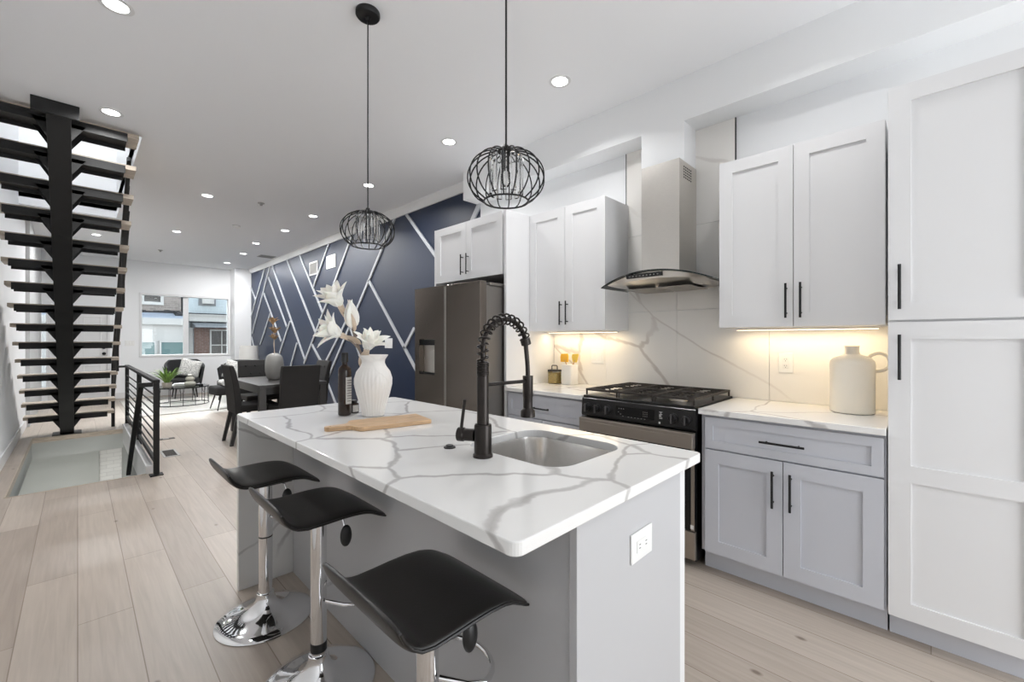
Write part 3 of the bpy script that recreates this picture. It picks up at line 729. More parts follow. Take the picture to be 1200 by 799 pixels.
# sink
t = thing('kitchen_sink', 'undermount stainless steel sink set in the island top', 'sink', ((SKX0+SKX1)/2, (SKY0+SKY1)/2, .68))
rings = []
for inset, z, r in ((-.012, .8835, .10), (-.004, .8835, .094), (-.002, .87, .092), (.004, .74, .088), (.012, .705, .08), (.035, .69, .06), (.10, .685, .05)):
    rings.append([(x, y, z) for x, y in rrect(SKX0+inset, SKX1-inset, SKY0+inset, SKY1-inset, max(.02, r), 10)])
b = MB(); b.loft(rings, False); R = b.bm.verts[:]; b.bm.faces.new(R[-len(rings[0]):])
b.build('bowl', 'sink', t, smooth=True)
MB().lathe([(.045, 0), (.045, .004), (.036, .006), (.03, .002)], (1.2, 1.02, .6858), 28).build('drain', 'chrome', t, smooth=True)
# faucet
FXx, FYy = .938, 1.056
t = thing('faucet', 'tall gunmetal spring-neck faucet with pull-down spray', 'faucet', (FXx, FYy, .914))
MB().lathe([(.033, 0), (.033, .008), (.029, .012), (.029, .102), (.0275, .107)], (FXx, FYy, .9143), 28).build('base', 'faucet', t, smooth=True)
MB().lathe([(.0195, 0), (.0195, .150), (.019, .158), (.0185, .165), (.0195, .204), (.017, .206)], (FXx, FYy, 1.0215), 24).build('body', 'faucet', t, smooth=True)
b = MB()
for k in range(7): b.lathe([(.0195, 0), (.0215, .0015), (.0215, .0035), (.0195, .005)], (FXx, FYy, 1.182+k*.0064), 20)
b.build('threaded_collar', 'faucet', t, smooth=True)
# hose path: up, arc over, down to the spray head
zc0 = 1.228; R_ = .105; path = []
for i in range(8): path.append(Vector((FXx, FYy, zc0+.006*i)))
zt_ = zc0+.042
for i in range(1, 33):
    a = PI - PI*1.0*i/32
    path.append(Vector((FXx+R_+R_*math.cos(a), FYy, zt_+.102*math.sin(a))))
ex = path[-1].x
for i in range(1, 16): path.append(Vector((ex+.010*math.sin(PI/2*i/15), FYy, zt_-.106*i/15)))
MB().tube(path, .0085, 12).build('hose', 'faucet', t, smooth=True)
# spring coil around the hose until just past the top of the fall
L = [0]
for a, b_ in zip(path, path[1:]): L.append(L[-1]+(b_-a).length)
def at_len(s):
    for i in range(len(L)-1):
        if L[i+1] >= s:
            k = (s-L[i])/(L[i+1]-L[i]); return path[i].lerp(path[i+1], k), (path[i+1]-path[i]).normalized()
    return path[-1], (path[-1]-path[-2]).normalized()
end = L[36]; turns = 15; co = []
for i in range(turns*12+1):
    s_ = end*i/(turns*12); p, tg = at_len(s_); n1 = Vector((0, 1, 0)); n2 = tg.cross(n1).normalized(); a = 2*PI*i/12
    co.append(p+(n1*math.cos(a)+n2*math.sin(a))*.0180)
MB().tube(co, .0034, 6).build('spring', 'faucet', t, smooth=True)
p, tg = at_len(end)
MB().tube([p-tg*.005, p+tg*.018], .0185, 18).build('spring_collar', 'faucet', t, smooth=True)
sp = path[-1]
MB().lathe([(.019, 0), (.019, -.075), (.0175, -.078), (.0175, -.118), (.026, -.128), (.027, -.150), (.022, -.152)][::-1], (sp.x, sp.y, sp.z+.004), 24).build('spray_head', 'faucet', t, smooth=True)
MB().tube([(FXx, FYy, 1.150), (FXx+.05, FYy, 1.150), (sp.x-.016, sp.y, 1.149)], .0065, 10).build('support_arm', 'faucet', t, smooth=True)
hd = Vector((-.45, .89, 0)).normalized(); c0 = Vector((FXx, FYy, .983))
lv = MB().tube([c0+hd*.028, c0+hd*.066, c0+hd*.068, c0+hd*.088], [.021, .021, .0235, .0235], 20).build('valve', 'faucet', t, smooth=True)
MB().tube([c0+hd*.078+Vector((0, 0, .02)), c0+hd*.078+Vector((.012, -.004, .115))], [.0058, .0052], 10).build('lever', 'faucet', lv, smooth=True)
t = MB().lathe([(.0215, 0), (.0215, .003), (.019, .005), (.0135, .0052), (.0135, .009), (.012, .010)], (.932, 1.228, .9142), 24).build('air_switch', 'cap', origin=(.932, 1.228, .9142), smooth=True)
tag(t, 'small round black air switch set in the island top', 'switch')

# cutting board
t = thing('cutting_board', 'wooden paddle cutting board lying on the island', 'board', (1.0, 1.77, .9145), math.radians(-11))
pts = []
L_, W_ = .325, .195
for x, y in [((x if x > -.155 else -.155+(x+.155)*.74), y) for x, y in [(.16, -.095), (.165, -.09), (.165, .09), (.16, .095), (-.14, .095), (-.155, .088), (-.17, .06), (-.185, .035), (-.21, .024), (-.30, .020), (-.315, .012), (-.318, 0), (-.315, -.012), (-.30, -.020), (-.21, -.024), (-.185, -.035), (-.17, -.06), (-.155, -.088), (-.14, -.095)]]: pts.append((x, y))
hole = [(-.256+.008*math.cos(2*PI*k/14), .008*math.sin(2*PI*k/14)) for k in range(14)]
plate([pts, hole], .0, .018, .002).build('paddle', 'board', t, local=True)
# amber bottle and small jar
t = thing('oil_bottle', 'tall amber glass bottle with black cap and paper label', 'bottle', (.955, 2.135, .9145))
MB().lathe([(.026, 0), (.031, .004), (.032, .01), (.032, .228), (.030, .240), (.022, .250), (.0145, .256), (.0130, .262), (.0130, .272), (.014, .273), (.014, .276), (.006, .277)], (.955, 2.135, .9148), 32).build('glass_body', 'amber', t, smooth=True)
MB().lathe([(.0165, 0), (.0172, .003), (.0172, .045), (.0155, .048)], (.955, 2.135, 1.1865), 24).build('cap', 'cap', t, smooth=True)
def wrap(cx, cy, r, a0, a1, z0, z1, n=14):
    b = MB(); return b.loft([[(cx+rr*math.cos(a0+(a1-a0)*i/n), cy+rr*math.sin(a0+(a1-a0)*i/n), z) for rr, z in ((r, z0), (r, z1), (r+.0006, z1), (r+.0006, z0))] for i in range(n+1)])
lb = wrap(.955, 2.135, .0323, math.radians(-105), math.radians(-15), .975, 1.11).build('label', 'label', t, smooth=True)
b = MB()
for k in range(9):
    z = .988+.013*k
    w2 = wrap(.955, 2.135, .0330, math.radians(-95), math.radians(-95+45+((k*29) % 30)), z, z+.004, 8); b.bm.from_mesh((lambda m: (w2.bm.to_mesh(m), m)[1])(bpy.data.meshes.new('tmp')))
b.build('lettering', 'print', lb)
t = thing('spice_jar', 'small dark square jar with pale label beside the amber bottle', 'jar', (1.022, 2.175, .9145))
MB().box(1.002, 1.042, 2.155, 2.195, .9148, .966).build('body', 'amber', t, bevel=.004)
MB().lathe([(.016, 0), (.017, .002), (.017, .014), (.015, .016)], (1.022, 2.175, .9665), 20).build('lid', 'cap', t, smooth=True)
MB().box(1.007, 1.037, 2.1535, 2.1546, .922, .957).build('label', 'label', t)
# white ribbed vase + foam flowers
VX, VY = 1.052, 2.02
t = thing('vase', 'white ribbed ceramic vase holding cream flowers on the island', 'vase', (VX, VY, .9145))
prof = [(.046, 0), (.052, .004), (.062, .05), (.080, .11), (.0915, .16), (.092, .19), (.082, .225), (.064, .25), (.056, .268), (.058, .285), (.071, .305), (.073, .309), (.067, .308), (.052, .285), (.050, .262), (.06, .24), (.075, .20), (.07, .12), (.04, .02)]
bm_ = MB(); seg = 144; rings = []
for i, (r, z) in enumerate(prof):
    rb = .016*max(0, min(1, (.24-z)/.05)) if i < 12 else 0
    rings.append([(VX+r*(1+rb*math.cos(30*2*PI*k/seg))*math.cos(2*PI*k/seg), VY+r*(1+rb*math.cos(30*2*PI*k/seg))*math.sin(2*PI*k/seg), .9148+z) for k in range(seg)])
bm_.loft(rings).build('body', 'vasew', t, smooth='full')
def petal(b, base, axis, side, ln, wd, open_, curl=.5, n=8, m=5, pointed=1.0):
    """petal starting at base, leaning from axis towards side"""
    axis = Vector(axis).normalized(); side = (Vector(side)-axis*Vector(side).dot(axis)).normalized(); lat = axis.cross(side)
    rows = []; p = Vector(base); a = open_*.5
    for i in range(n+1):
        k = i/n; a = open_*(.55+.45*k)+curl*k*k*.8
        d = axis*math.cos(a)+side*math.sin(a); nrm = side*math.cos(a)-axis*math.sin(a)
        wv = wd*(math.sin(PI*min(1, k**.75*.97+.03))**.8)*(1-.0*k)
        if k > .9: wv *= 1-(k-.9)*6*pointed
        row = []
        for j in range(m+1):
            u = j/m*2-1; row.append(p+lat*(u*wv/2)-nrm*(abs(u)**2*wv*.22))
        rows.append(row); p = p+d*(ln/n)
    for sgn in (1,):
        R = [b.ring(r) for r in rows]
        for i in range(n):
            for j in range(m): b.bm.faces.new((R[i][j], R[i][j+1], R[i+1][j+1], R[i+1][j]))
def solid(o, th=.0016):
    s_ = o.modifiers.new('solidify', 'SOLIDIFY'); s_.thickness = th; s_.offset = 0; return o
def flower(label, tip, axis, size, npet, seed, bud=False, name='flower_stem', grp='cream flowers in the white vase', foot=None):
    rnd = random.Random(seed); tip = Vector(tip); axis = Vector(axis).normalized()
    foot = Vector(foot)
    t = thing(name, label, 'flower', foot, 0, grp)
    mid = (tip+foot)/2+Vector((.012, 0, .01))
    pts = [foot.lerp(mid, k/6) for k in range(6)]+[mid.lerp(tip, k/6) for k in range(7)]
    # smooth bezier
    c1 = foot+Vector((0, 0, .12)); c2 = tip-axis*.12
    pts = [foot*(1-k)**3+c1*3*k*(1-k)**2+c2*3*k*k*(1-k)+tip*k**3 for k in [i/14 for i in range(15)]]
    MB().tube(pts, [.0045]*12+[.005, .006, .007], 8).build('stem', 'stem', t, smooth=True)
    perp = axis.orthogonal().normalized(); q = axis.cross(perp)
    if bud:
        for k in range(3):
            b = MB(); a = 2*PI*k/3+.4; petal(b, tip-axis*.01, axis, perp*math.cos(a)+q*math.sin(a), size, size*.48, .16, -.2); solid(b.build('petal', 'petal', t, smooth='full'))
        b = MB(); petal(b, tip-axis*.03, axis, perp*math.cos(2.4)+q*math.sin(2.4), size*.8, size*.36, .2, -.1); solid(b.build('bract', 'bract', t, smooth='full'))
        return t
    for k in range(npet):
        b = MB(); a = 2*PI*k/npet+rnd.uniform(-.15, .15)
        petal(b, tip, axis, perp*math.cos(a)+q*math.sin(a), size*rnd.uniform(.9, 1.12), size*rnd.uniform(.44, .54), .98+rnd.uniform(-.18, .2), rnd.uniform(.0, .45))
        solid(b.build('petal', 'petal', t, smooth='full'))
    for k in range(npet-2):
        b = MB(); a = 2*PI*(k+.5)/(npet-2)+rnd.uniform(-.15, .15)
        petal(b, tip+axis*.006, axis, perp*math.cos(a)+q*math.sin(a), size*rnd.uniform(.75, .95), size*.44, .52+rnd.uniform(-.12, .12), rnd.uniform(-.1, .3))
        solid(b.build('petal', 'petal', t, smooth='full'))
    MB().lathe([(.006, -.035), (.013, -.01), (.016, .004), (.01, .012)], (0, 0, 0), 14).build('calyx', 'bract', t, smooth=True, local=True)
    cal = t.children[-1]; 
    for o in t.children:
        if o.name.startswith('calyx'):
            o.location = tip-foot; o.rotation_mode = 'QUATERNION'; o.rotation_quaternion = axis.to_track_quat('Z', 'Y')
    b = MB(); petal(b, tip-axis*.10, axis, -Vector((.3, .5, .8)), .13, .045, .12, .25); solid(b.build('bract', 'bract', t, smooth='full'))
    return t
# view-facing left = (-.71,.70): image-left direction in the room
Lf = Vector((-.70, .71, 0))
c0 = Vector((VX, VY, 1.19))
flower('topmost cream flower in the white vase', c0+Lf*.165+Vector((0, 0, .275)), Lf*.45+Vector((-.25, -.35, .8)), .142, 7, 1, foot=(VX-.012, VY+.02, 1.02))
flower('left lower cream flower leaning out of the white vase', c0+Lf*.145+Vector((-.03, -.04, .130)), Lf*.85+Vector((-.3, -.4, .45)), .142, 7, 2, foot=(VX-.02, VY+.005, 1.02))
flower('cream flower sitting just above the rim of the white vase', c0+Lf*.035+Vector((-.01, -.02, .055)), Vector((.05, -.5, .85)), .128, 7, 3, foot=(VX+.012, VY-.012, 1.02))
flower('closed cream bud between the open flowers in the white vase', c0+Lf*.105+Vector((0, 0, .175)), Lf*.15+Vector((0, -.1, 1)), .15, 3, 4, True, foot=(VX+.004, VY+.01, 1.02))

# counter items
JX, JY = 2.885, .30
t = thing('jug', 'large cream ceramic jug with a loop handle on the counter', 'jug', (JX, JY, .9145))
MB().lathe([(.085, 0), (.094, .004), (.096, .012), (.097, .255), (.094, .272), (.082, .288), (.055, .300), (.036, .308), (.031, .318), (.030, .345), (.034, .352), (.030, .352), (.024, .345), (.024, .31)], (JX, JY, .9148), 48).build('body', 'jug', t, smooth=True)
jp = lambda d, z: (JX+.34*d, JY-.94*d, z)
pts = [jp(.072, 1.208)]
for i in range(17):
    a = math.radians(140-i*235/16); pts.append(jp(.112+.046*math.cos(a), 1.183+.046*math.sin(a)))
pts.append(jp(.088, 1.133))
MB().tube(pts, .0085, 12).build('handle', 'jug', t, smooth=True)
CX, CY = 2.99, 2.235
t = thing('utensil_crock', 'white square crock holding yellow utensils on the counter', 'crock', (CX, CY, .9145))
b = plate([rrect(CX-.052, CX+.052, CY-.052, CY+.052, .014)], .9148, 1.085, .004); b.build('body', 'ceramic', t, smooth=True)
for i, (lab, dy, mt, sz) in enumerate((('orange-yellow spatula standing in the white crock', .026, 'yellow', .040), ('pale yellow scraper standing in the white crock', -.026, 'paleyellow', .036))):
    t = thing('spatula', lab, 'utensil', (CX, CY+dy, 1.086), group='utensils in the white crock')
    yy = CY+dy*2.2
    MB().tube([(CX, CY+dy*1.3, 1.0865), (CX, yy, 1.125)], .006, 10).build('handle', 'board', t, smooth=True)
    if i == 0: pl = [(yy-sz, 1.105), (yy+sz, 1.105), (yy+sz+.004, 1.15), (yy+sz-.004, 1.175), (yy-sz+.004, 1.18), (yy-sz-.004, 1.16)]
    else: pl = [(yy-.018, 1.105), (yy+.022, 1.105), (yy+.034, 1.15), (yy+.028, 1.176), (yy-.03, 1.180), (yy-.036, 1.172)]
    MB().prism(pl, 'x', CX-.005, CX+.005).build('blade', mt, t, bevel=.003)
t = thing('pasta_jar', 'glass jar of dry pasta with a black clamp lid', 'jar', (2.955, 2.375, .9145))
plate([rrect(2.911, 2.999, 2.331, 2.419, .02)], .9148, 1.02, .004).build('glass_body', 'jarglass', t, smooth=True)
plate([rrect(2.915, 2.995, 2.335, 2.415, .018)], .919, 1.008, .004).build('pasta', 'pasta', t)
plate([rrect(2.908, 3.002, 2.328, 2.422, .02)], 1.0202, 1.036, .003).build('lid', 'cap', t)
MB().tube([(2.955, 2.345, 1.036), (2.955, 2.345, 1.068), (2.955, 2.352, 1.073), (2.955, 2.398, 1.073), (2.955, 2.405, 1.068), (2.955, 2.405, 1.036)], .0045, 8).build('handle', 'cap', t, smooth=True)

# ---------------------------------------------------------------- bar stools
def make_stool(label, loc, rz, cz=.128, ch=.034, fz=.44):
    t = thing('bar_stool', label, 'stool', loc, rz, 'black bar stools along the island')
    L_ = dict(local=True)
    MB().lathe([(.200, 0), (.203, .003), (.198, .008), (.16, .016), (.11, .028), (.07, .048), (.045, .075), (.037, .10), (.036, .115), (.032, .118)], seg=64).build('base', 'chrome', t, smooth=True, **L_)
    MB().tube([(0, 0, .118), (0, 0, cz)], .0285, 28).build('column', 'chrome', t, smooth=True, **L_)
    MB().tube([(0, 0, cz), (0, 0, cz+ch)], .0292, 28).build('collar', 'cap', t, smooth=True, **L_)
    MB().tube([(0, 0, cz+ch), (0, 0, .635)], .0285, 28).build('gas_lift', 'chrome', t, smooth=True, **L_)
    MB().box(-.09, .09, -.09, .09, .634, .652).build('mounting_plate', 'cap', t, bevel=.004, **L_)
    pts = [(.015, .030, fz+.018), (.06, .085, fz+.008)]
    for i in range(13):
        a = PI/2-PI*i/12; pts.append((.10+.075*math.cos(a), .105*math.sin(a), fz))
    pts += [(.06, -.085, fz+.008), (.015, -.030, fz+.018)]
    MB().tube(pts, .0075, 10).build('footrest', 'chrome', t, smooth=True, **L_)
    lv = MB().tube([(.03, -.03, .645), (.06, -.075, .625), (.065, -.085, .59)], .004, 8).build('lever', 'chrome', t, smooth=True, **L_)
    MB().sphere((.066, -.088, .565), .03, 14, 10, (.75, .45, 1.35)).build('lever_paddle', 'cap', lv, smooth=True, **L_)
    # padded seat: profile in x (back is -x, front towards the island is +x)
    prof = [(-.192, .756), (-.186, .738), (-.176, .716), (-.160, .695), (-.137, .678), (-.105, .671), (-.05, .672), (0, .674), (.05, .674), (.095, .670), (.125, .662), (.147, .650), (.164, .640), (.178, .634), (.188, .633)]
    th = [.010, .018, .022, .025, .027, .028, .029, .029, .029, .028, .026, .024, .021, .016, .009]
    rings = []; W = .181
    for i, (x, z) in enumerate(prof):
        a = prof[max(0, i-1)]; b_ = prof[min(len(prof)-1, i+1)]; d = Vector((b_[0]-a[0], b_[1]-a[1])).normalized(); nx, nz = -d.y, d.x
        h = th[i]/2; ww = W-(.012 if i in (0, len(prof)-1) else 0); ring = []
        for k in range(20):
            an = 2*PI*k/20; sx = math.copysign(abs(math.cos(an))**.35, math.cos(an)); sy = math.copysign(abs(math.sin(an))**.6, math.sin(an))
            edge = 1
            ring.append((x+nx*h*sy, ww*sx, z+nz*h*sy))
        rings.append(ring)
    MB().loft(rings).build('seat', 'leather', t, smooth='full', sub=2, **L_)
    for s in (-1, 1):
        MB().tube([(x, s*(W+.0015), z) for x, z in prof[1:-1]], .0035, 6).build('seat_piping', 'leather', t, smooth=True, **L_)
    return t
make_stool('black bar stool nearest the camera, at the near corner of the island', (.617, .905, 0), 0)
make_stool('middle one of the three black bar stools along the island', (.640, 1.655, 0), 0, fz=.30)
make_stool('farthest black bar stool, beside the waterfall end of the island', (.620, 2.235, 0), 0, .375, .006, .455)

# ---------------------------------------------------------------- pendants
def make_pendant(label, x, y, zc):
    t = thing('pendant_light', label, 'pendant light', (x, y, ZC), 0, 'caged pendants over the island')
    o = -ZC+zc; L_ = dict(local=True)
    MB().lathe([(.062, 0), (.064, -.004), (.064, -.022), (.058, -.030), (.015, -.034), (.012, -.05)][::-1], seg=36).build('canopy', 'black', t, smooth=True, **L_)
    MB().tube([(0, 0, -.05), (0, 0, o+.118)], .0038, 8).build('cord', 'cap', t, smooth=True, **L_)
    MB().lathe([(.008, .122), (.011, .118), (.011, .110), (.03, .105), (.032, .096), (.006, .094)][::-1], (0, 0, o), 24).build('cap', 'black', t, smooth=True, **L_)
    cg = MB()
    def circ(r, z, wr=.0024, n=40): cg.tube([(r*math.cos(2*PI*k/n), r*math.sin(2*PI*k/n), o+z) for k in range(n)], wr, 6, True)
    circ(.082, -.086, .0034); circ(.03, .097); circ(.058, .080, .0018)
    for k in range(18):
        a = 2*PI*k/18; pts = []
        for i in range(17):
            ph = math.radians(78-i*(78+51)/16); r = .0+.142*math.cos(ph)**.85; z = .100*math.sin(ph)
            if i == 16: r = .082; z = -.086
            pts.append((r*math.cos(a), r*math.sin(a), o+z))
        pts[-2:] = [pts[-2], (.082*math.cos(a), .082*math.sin(a), o-.086)]
        cg.tube(pts, .0027, 6)
    cg.build('cage', 'black', t, smooth=True, **L_)
    for k in range(10):
        a = 2*PI*k/10; c = Vector((.058*math.cos(a), .058*math.sin(a), o)); u = Vector((-math.sin(a), math.cos(a), 0)); v = Vector((math.cos(a), math.sin(a), 0))
        q = lambda s1, s2, z: c+u*s1+v*s2+Vector((0, 0, z))
        poly = [(-.0125, 0), (-.009, .005), (.009, .005), (.0125, 0), (.009, -.005), (-.009, -.005)]
        MB().hexa([q(a_, b_, -.060) for a_, b_ in poly], [q(a_, b_, .076) for a_, b_ in poly]).build('crystal', 'crystal', t, **L_)
    MB().lathe([(.012, .03), (.0125, .094)], (0, 0, o), 16).build('socket', 'black', t, smooth=True, **L_)
    MB().sphere((0, 0, o+.0), .02, 14, 10, (1, 1, 1.7)).build('bulb', 'jarglass', t, smooth=True, **L_)
    return t
make_pendant('round black cage pendant with crystals, the farther one over the island', 1.111, 2.195, 1.897)
make_pendant('round black cage pendant with crystals, the nearer one over the island', 1.111, 1.122, 1.897)

# ---------------------------------------------------------------- ceiling downlights
cans = [(.144, 3.11, 'downlight at the upper left, nearest the staircase top'), (.184, 4.60, 'downlight beside the top of the black staircase'), (2.34, 1.833, 'downlight between the nearer pendant and the soffit'), (2.352, 3.11, 'downlight over the refrigerator, left of the nearer pendant cord'),
 (2.363, 4.65, 'downlight behind the farther pendant cord'), (1.128, 6.41, 'downlight in mid room, first of the left row past the stairs'), (2.387, 6.38, 'downlight in front of the navy wall vents'), (1.146, 8.89, 'downlight in mid room, second of the left row past the stairs'),
 (2.32, 8.94, 'downlight third along the row beside the navy wall'), (2.381, 7.55, 'downlight second along the row beside the navy wall'), (2.41, 10.2, 'downlight fourth along the row beside the navy wall'), (2.44, 11.7, 'downlight closest to the front window pilaster'), (.224, 10.14, 'downlight seen between the stair treads'),
 (2.30, .5, None), (1.2, -1.2, None)]
for x, y, lab in cans:
    t = thing('downlight', lab or 'recessed downlight behind the viewpoint', 'light', (x, y, ZC), 0, 'recessed ceiling downlights')
    MB().lathe_open([(.074, -.0005), (.076, -.004), (.060, -.0065), (.052, -.004)], (0, 0, 0), 32).build('trim_ring', 'trim', t, smooth=True, local=True)
    MB().lathe([(.053, -.0045), (.053, -.003)], (0, 0, 0), 32).build('diffuser', 'can', t, local=True)
    l = area('downlight_lamp', (x, y, ZC-.012), (0, 0, 0), .13, .13, CAN_POWER[0 if y < 4 else 1 if y < 7 else 2]*(.6 if 0 < y < 1 else 1), (1, 1, 1), 'DISK', 2.4 if y < 4 else 2.75 if y < 7 else PI)
def ceiling_bit(name, label, cat, x, y, prof, mat):
    tag(MB().lathe(prof[::-1], (x, y, ZC), 24).build(name, mat, origin=(x, y, ZC), smooth=True), label, cat)
ceiling_bit('sprinkler_head', 'small sprinkler cap on the ceiling nearer the staircase', 'sprinkler', 1.157, 10.97, [(.04, -.001), (.04, -.008), (.018, -.012), (.015, -.035)], 'greyvent')
ceiling_bit('sprinkler_head', 'small sprinkler cap on the ceiling in mid room', 'sprinkler', 1.683, 6.256, [(.04, -.001), (.04, -.008), (.018, -.012), (.015, -.035)], 'greyvent')
ceiling_bit('smoke_detector', 'small white round detector on the ceiling in mid room', 'detector', 1.741, 7.76, [(.055, -.001), (.055, -.02), (.045, -.032), (.02, -.036)], 'plastic')
t = thing('ceiling_vent', 'flat grey vent in the ceiling near the navy wall', 'vent', (2.85, 10.2, ZC))
MB().box(2.70, 3.0, 10.05, 10.35, ZC-.008, ZC-.0005).build('frame', 'greyvent', t, bevel=.002)
b = MB()
for k in range(7): b.box(2.72, 2.98, 10.075+k*.038, 10.095+k*.038, ZC-.0105, ZC-.008)
b.build('louvre', 'greyslot', t)
# vents on the navy wall
t = thing('wall_vent', 'white louvred air grille high on the navy wall', 'vent', (XR, 8.24, 2.63))
yz = (8.05, 8.44, 2.51, 2.76)
b = MB(); b.box(XR-.014, XR-.0005, 8.05, 8.075, 2.51, 2.76).box(XR-.014, XR-.0005, 8.415, 8.44, 2.51, 2.76).box(XR-.014, XR-.0005, 8.075, 8.415, 2.51, 2.535).box(XR-.014, XR-.0005, 8.075, 8.415, 2.735, 2.76)
b.build('frame', 'trim', t, bevel=.002)
MB().box(XR-.003, XR-.0005, 8.075, 8.415, 2.535, 2.735).build('backing', 'greyvent', t)
b = MB()
for k in range(12): b.box(XR-.012, XR-.0035, 8.076, 8.414, 2.541+k*.0165, 2.546+k*.0165)
b.build('louvre', 'greyvent', t)
t = thing('access_panel', 'plain white access panel on the navy wall right of the air grille', 'panel', (XR, 7.455, 2.66))
MB().box(XR-.012, XR-.0005, 7.265, 7.65, 2.545, 2.775).build('cover', 'trim', t, bevel=.004)
MB().box(XR-.0135, XR-.012, 7.29, 7.625, 2.57, 2.75).build('door', 'trim', t, bevel=.0005)

# ---------------------------------------------------------------- staircase
SXa, SXb = -.168, -.035
RUN, RISE = .2526, .1985
TY, TZ = 8.42, .232
t = thing('staircase', 'black steel mono-stringer staircase with oak treads', 'staircase', (-.08, 8.6, 0))
sl_ = RISE/RUN
def zline(y, d): return (TY-y)*sl_+d
y0, y1 = 4.90, 8.68
poly = [(8.72, 0.0), (8.42, 0.0), (5.00, zline(5.00, -.13)), (4.86, 2.94), (4.86, 3.02), (5.16, 3.02), (8.60, .08), (8.72, 0.02)]
poly = [(8.72, 0.0125), (8.46, 0.0125), (4.70, 3.04), (4.70, 3.086), (4.99, 3.086), (8.72, .14)]
MB().prism(poly, 'x', SXa, SXb).build('stringer', 'stairblack', t, bevel=.003)
MB().box(SXa-.075, SXb+.075, 8.40, 8.74, .0, .012).build('base_plate', 'vent', t, bevel=.002)
MB().box(SXa-.075, SXb+.045, 4.675, 4.699, 2.985, 3.0885).build('top_plate', 'stairblack', t, bevel=.002)
for i in range(15):
    yy = TY-RUN*i; zz = TZ+RISE*i          # yy: camera-side edge of the tread, zz: its underside
    tr = MB().box(-.500, .372, yy-.005, yy+.275, zz+.012, zz+.052).build('tread', 'tread', t, bevel=.003)
    pan = MB(); pan.box(-.455, .298, yy-.012, yy+.255, zz+.003, zz+.0118); pan.box(-.455, .298, yy-.012, yy-.004, zz-.028, zz+.003)
    pan.box(-.455, .298, yy+.24, yy+.255, zz-.028, zz+.003); pan.box(-.455, .298, yy-.013, yy-.0055, zz+.0118, zz+.040)
    for s, xa, xb in ((-1, SXa, SXa-.085), (1, SXb, SXb+.085)):
        for yb in (yy-.012, yy+.20):
            pan.prism([(xa, zz+.003), (xb, zz+.003), (xa, zz-.135)], 'y', yb, yb+.008)
    pan.build('tread_bracket', 'stairblack', tr)
# handrail on the open side
hx = .372
def rail_pt(y): return (hx, y, (TY-y)*sl_+TZ+.95)
MB().bar(rail_pt(8.75), rail_pt(5.9), .035, .06).build('handrail', 'stairblack', t, bevel=.003)
MB().box(hx-.02, hx+.02, 8.73, 8.78, .0, 1.02).build('newel_post', 'stairblack', t, bevel=.003)
for k, yy in enumerate((7.73, 6.72)):
    zb = TZ+RISE*round((TY-yy)/RUN)+.053
    MB().box(hx-.014, hx+.014, yy-.014, yy+.014, zb, (TY-yy)*sl_+TZ+.93).build('baluster', 'stairblack', t)
for k in range(5):
    d = .22+.13*k
    MB().tube([(hx, 8.72, (TY-8.72)*sl_+TZ+d+.06), (hx, 5.9, (TY-5.9)*sl_+TZ+d+.06)], .006, 6).build('rail_cable', 'stairblack', t, smooth=True)

# railing round the stairwell
t = thing('stair_railing', 'black metal guard railing beside the floor opening', 'railing', (.525, 7.0, 0))
rx = .53
for y, h in ((5.31, .885), (6.95, .885), (8.78, .885)):
    MB().box(rx-.022, rx+.022, y-.022, y+.022, 0.01, h).build('post', 'stairblack', t, bevel=.002)
    if y < 6 or y > 8: MB().box(rx-.05, rx+.05, y-.05, y+.05, 0, .010).build('base_plate', 'stairblack', t, bevel=.001)
MB().box(rx-.025, rx+.025, 5.288, 8.802, .8852, .915).build('top_rail', 'stairblack', t, bevel=.002)
MB().box(rx-.012, rx+.012, 5.333, 8.757, .10, .145).build('bottom_rail', 'stairblack', t, bevel=.002)
for k in range(7):
    z = .215+k*.09
    MB().tube([(rx, 5.333, z), (rx, 8.757, z)], .0075, 8).build('rod', 'stairblack', t, smooth=True)
MB().box(.398, rx-.026, 5.29, 5.33, .852, .892).bar((.418, 5.31, .872), (.418, 6.75, .872-1.44*.80), .04, .04).build('descending_handrail', 'stairblack', t, bevel=.002)
MB().box(.378, hx+.05, 8.79, 8.82, .86, .90).box(hx+.02, rx-.02, 8.79, 8.82, .875, .905).build('top_rail', 'stairblack', t)

# floor register and floor outlet
t = thing('floor_vent', 'dark metal floor register near the stair railing', 'vent', (.735, 6.2, 0))
frame_pts = (.675, .80, 6.04, 6.40)
b = MB(); b.box(.665, .685, 6.02, 6.42, .0005, .006).box(.79, .81, 6.02, 6.42, .0005, .006).box(.685, .79, 6.02, 6.045, .0005, .006).box(.685, .79, 6.395, 6.42, .0005, .006)
b.build('frame', 'greyvent', t)
b = MB()
for k in range(14): b.box(.686, .789, 6.05+k*.0245, 6.062+k*.0245, .001, .004)
b.build('louvre', 'vent', t)
MB().box(.685, .79, 6.045, 6.395, .0003, .001).build('backing', 'cap', t)
t = thing('floor_outlet', 'small flat brass-grey outlet cover in the floor beyond the register', 'outlet', (.79, 7.15, 0))
MB().box(.72, .90, 7.10, 7.19, .0005, .005).build('cover', 'vent', t, bevel=.001); MB().box(.78, .84, 7.12, 7.17, .005, .0065).build('lid', 'greyvent', t)

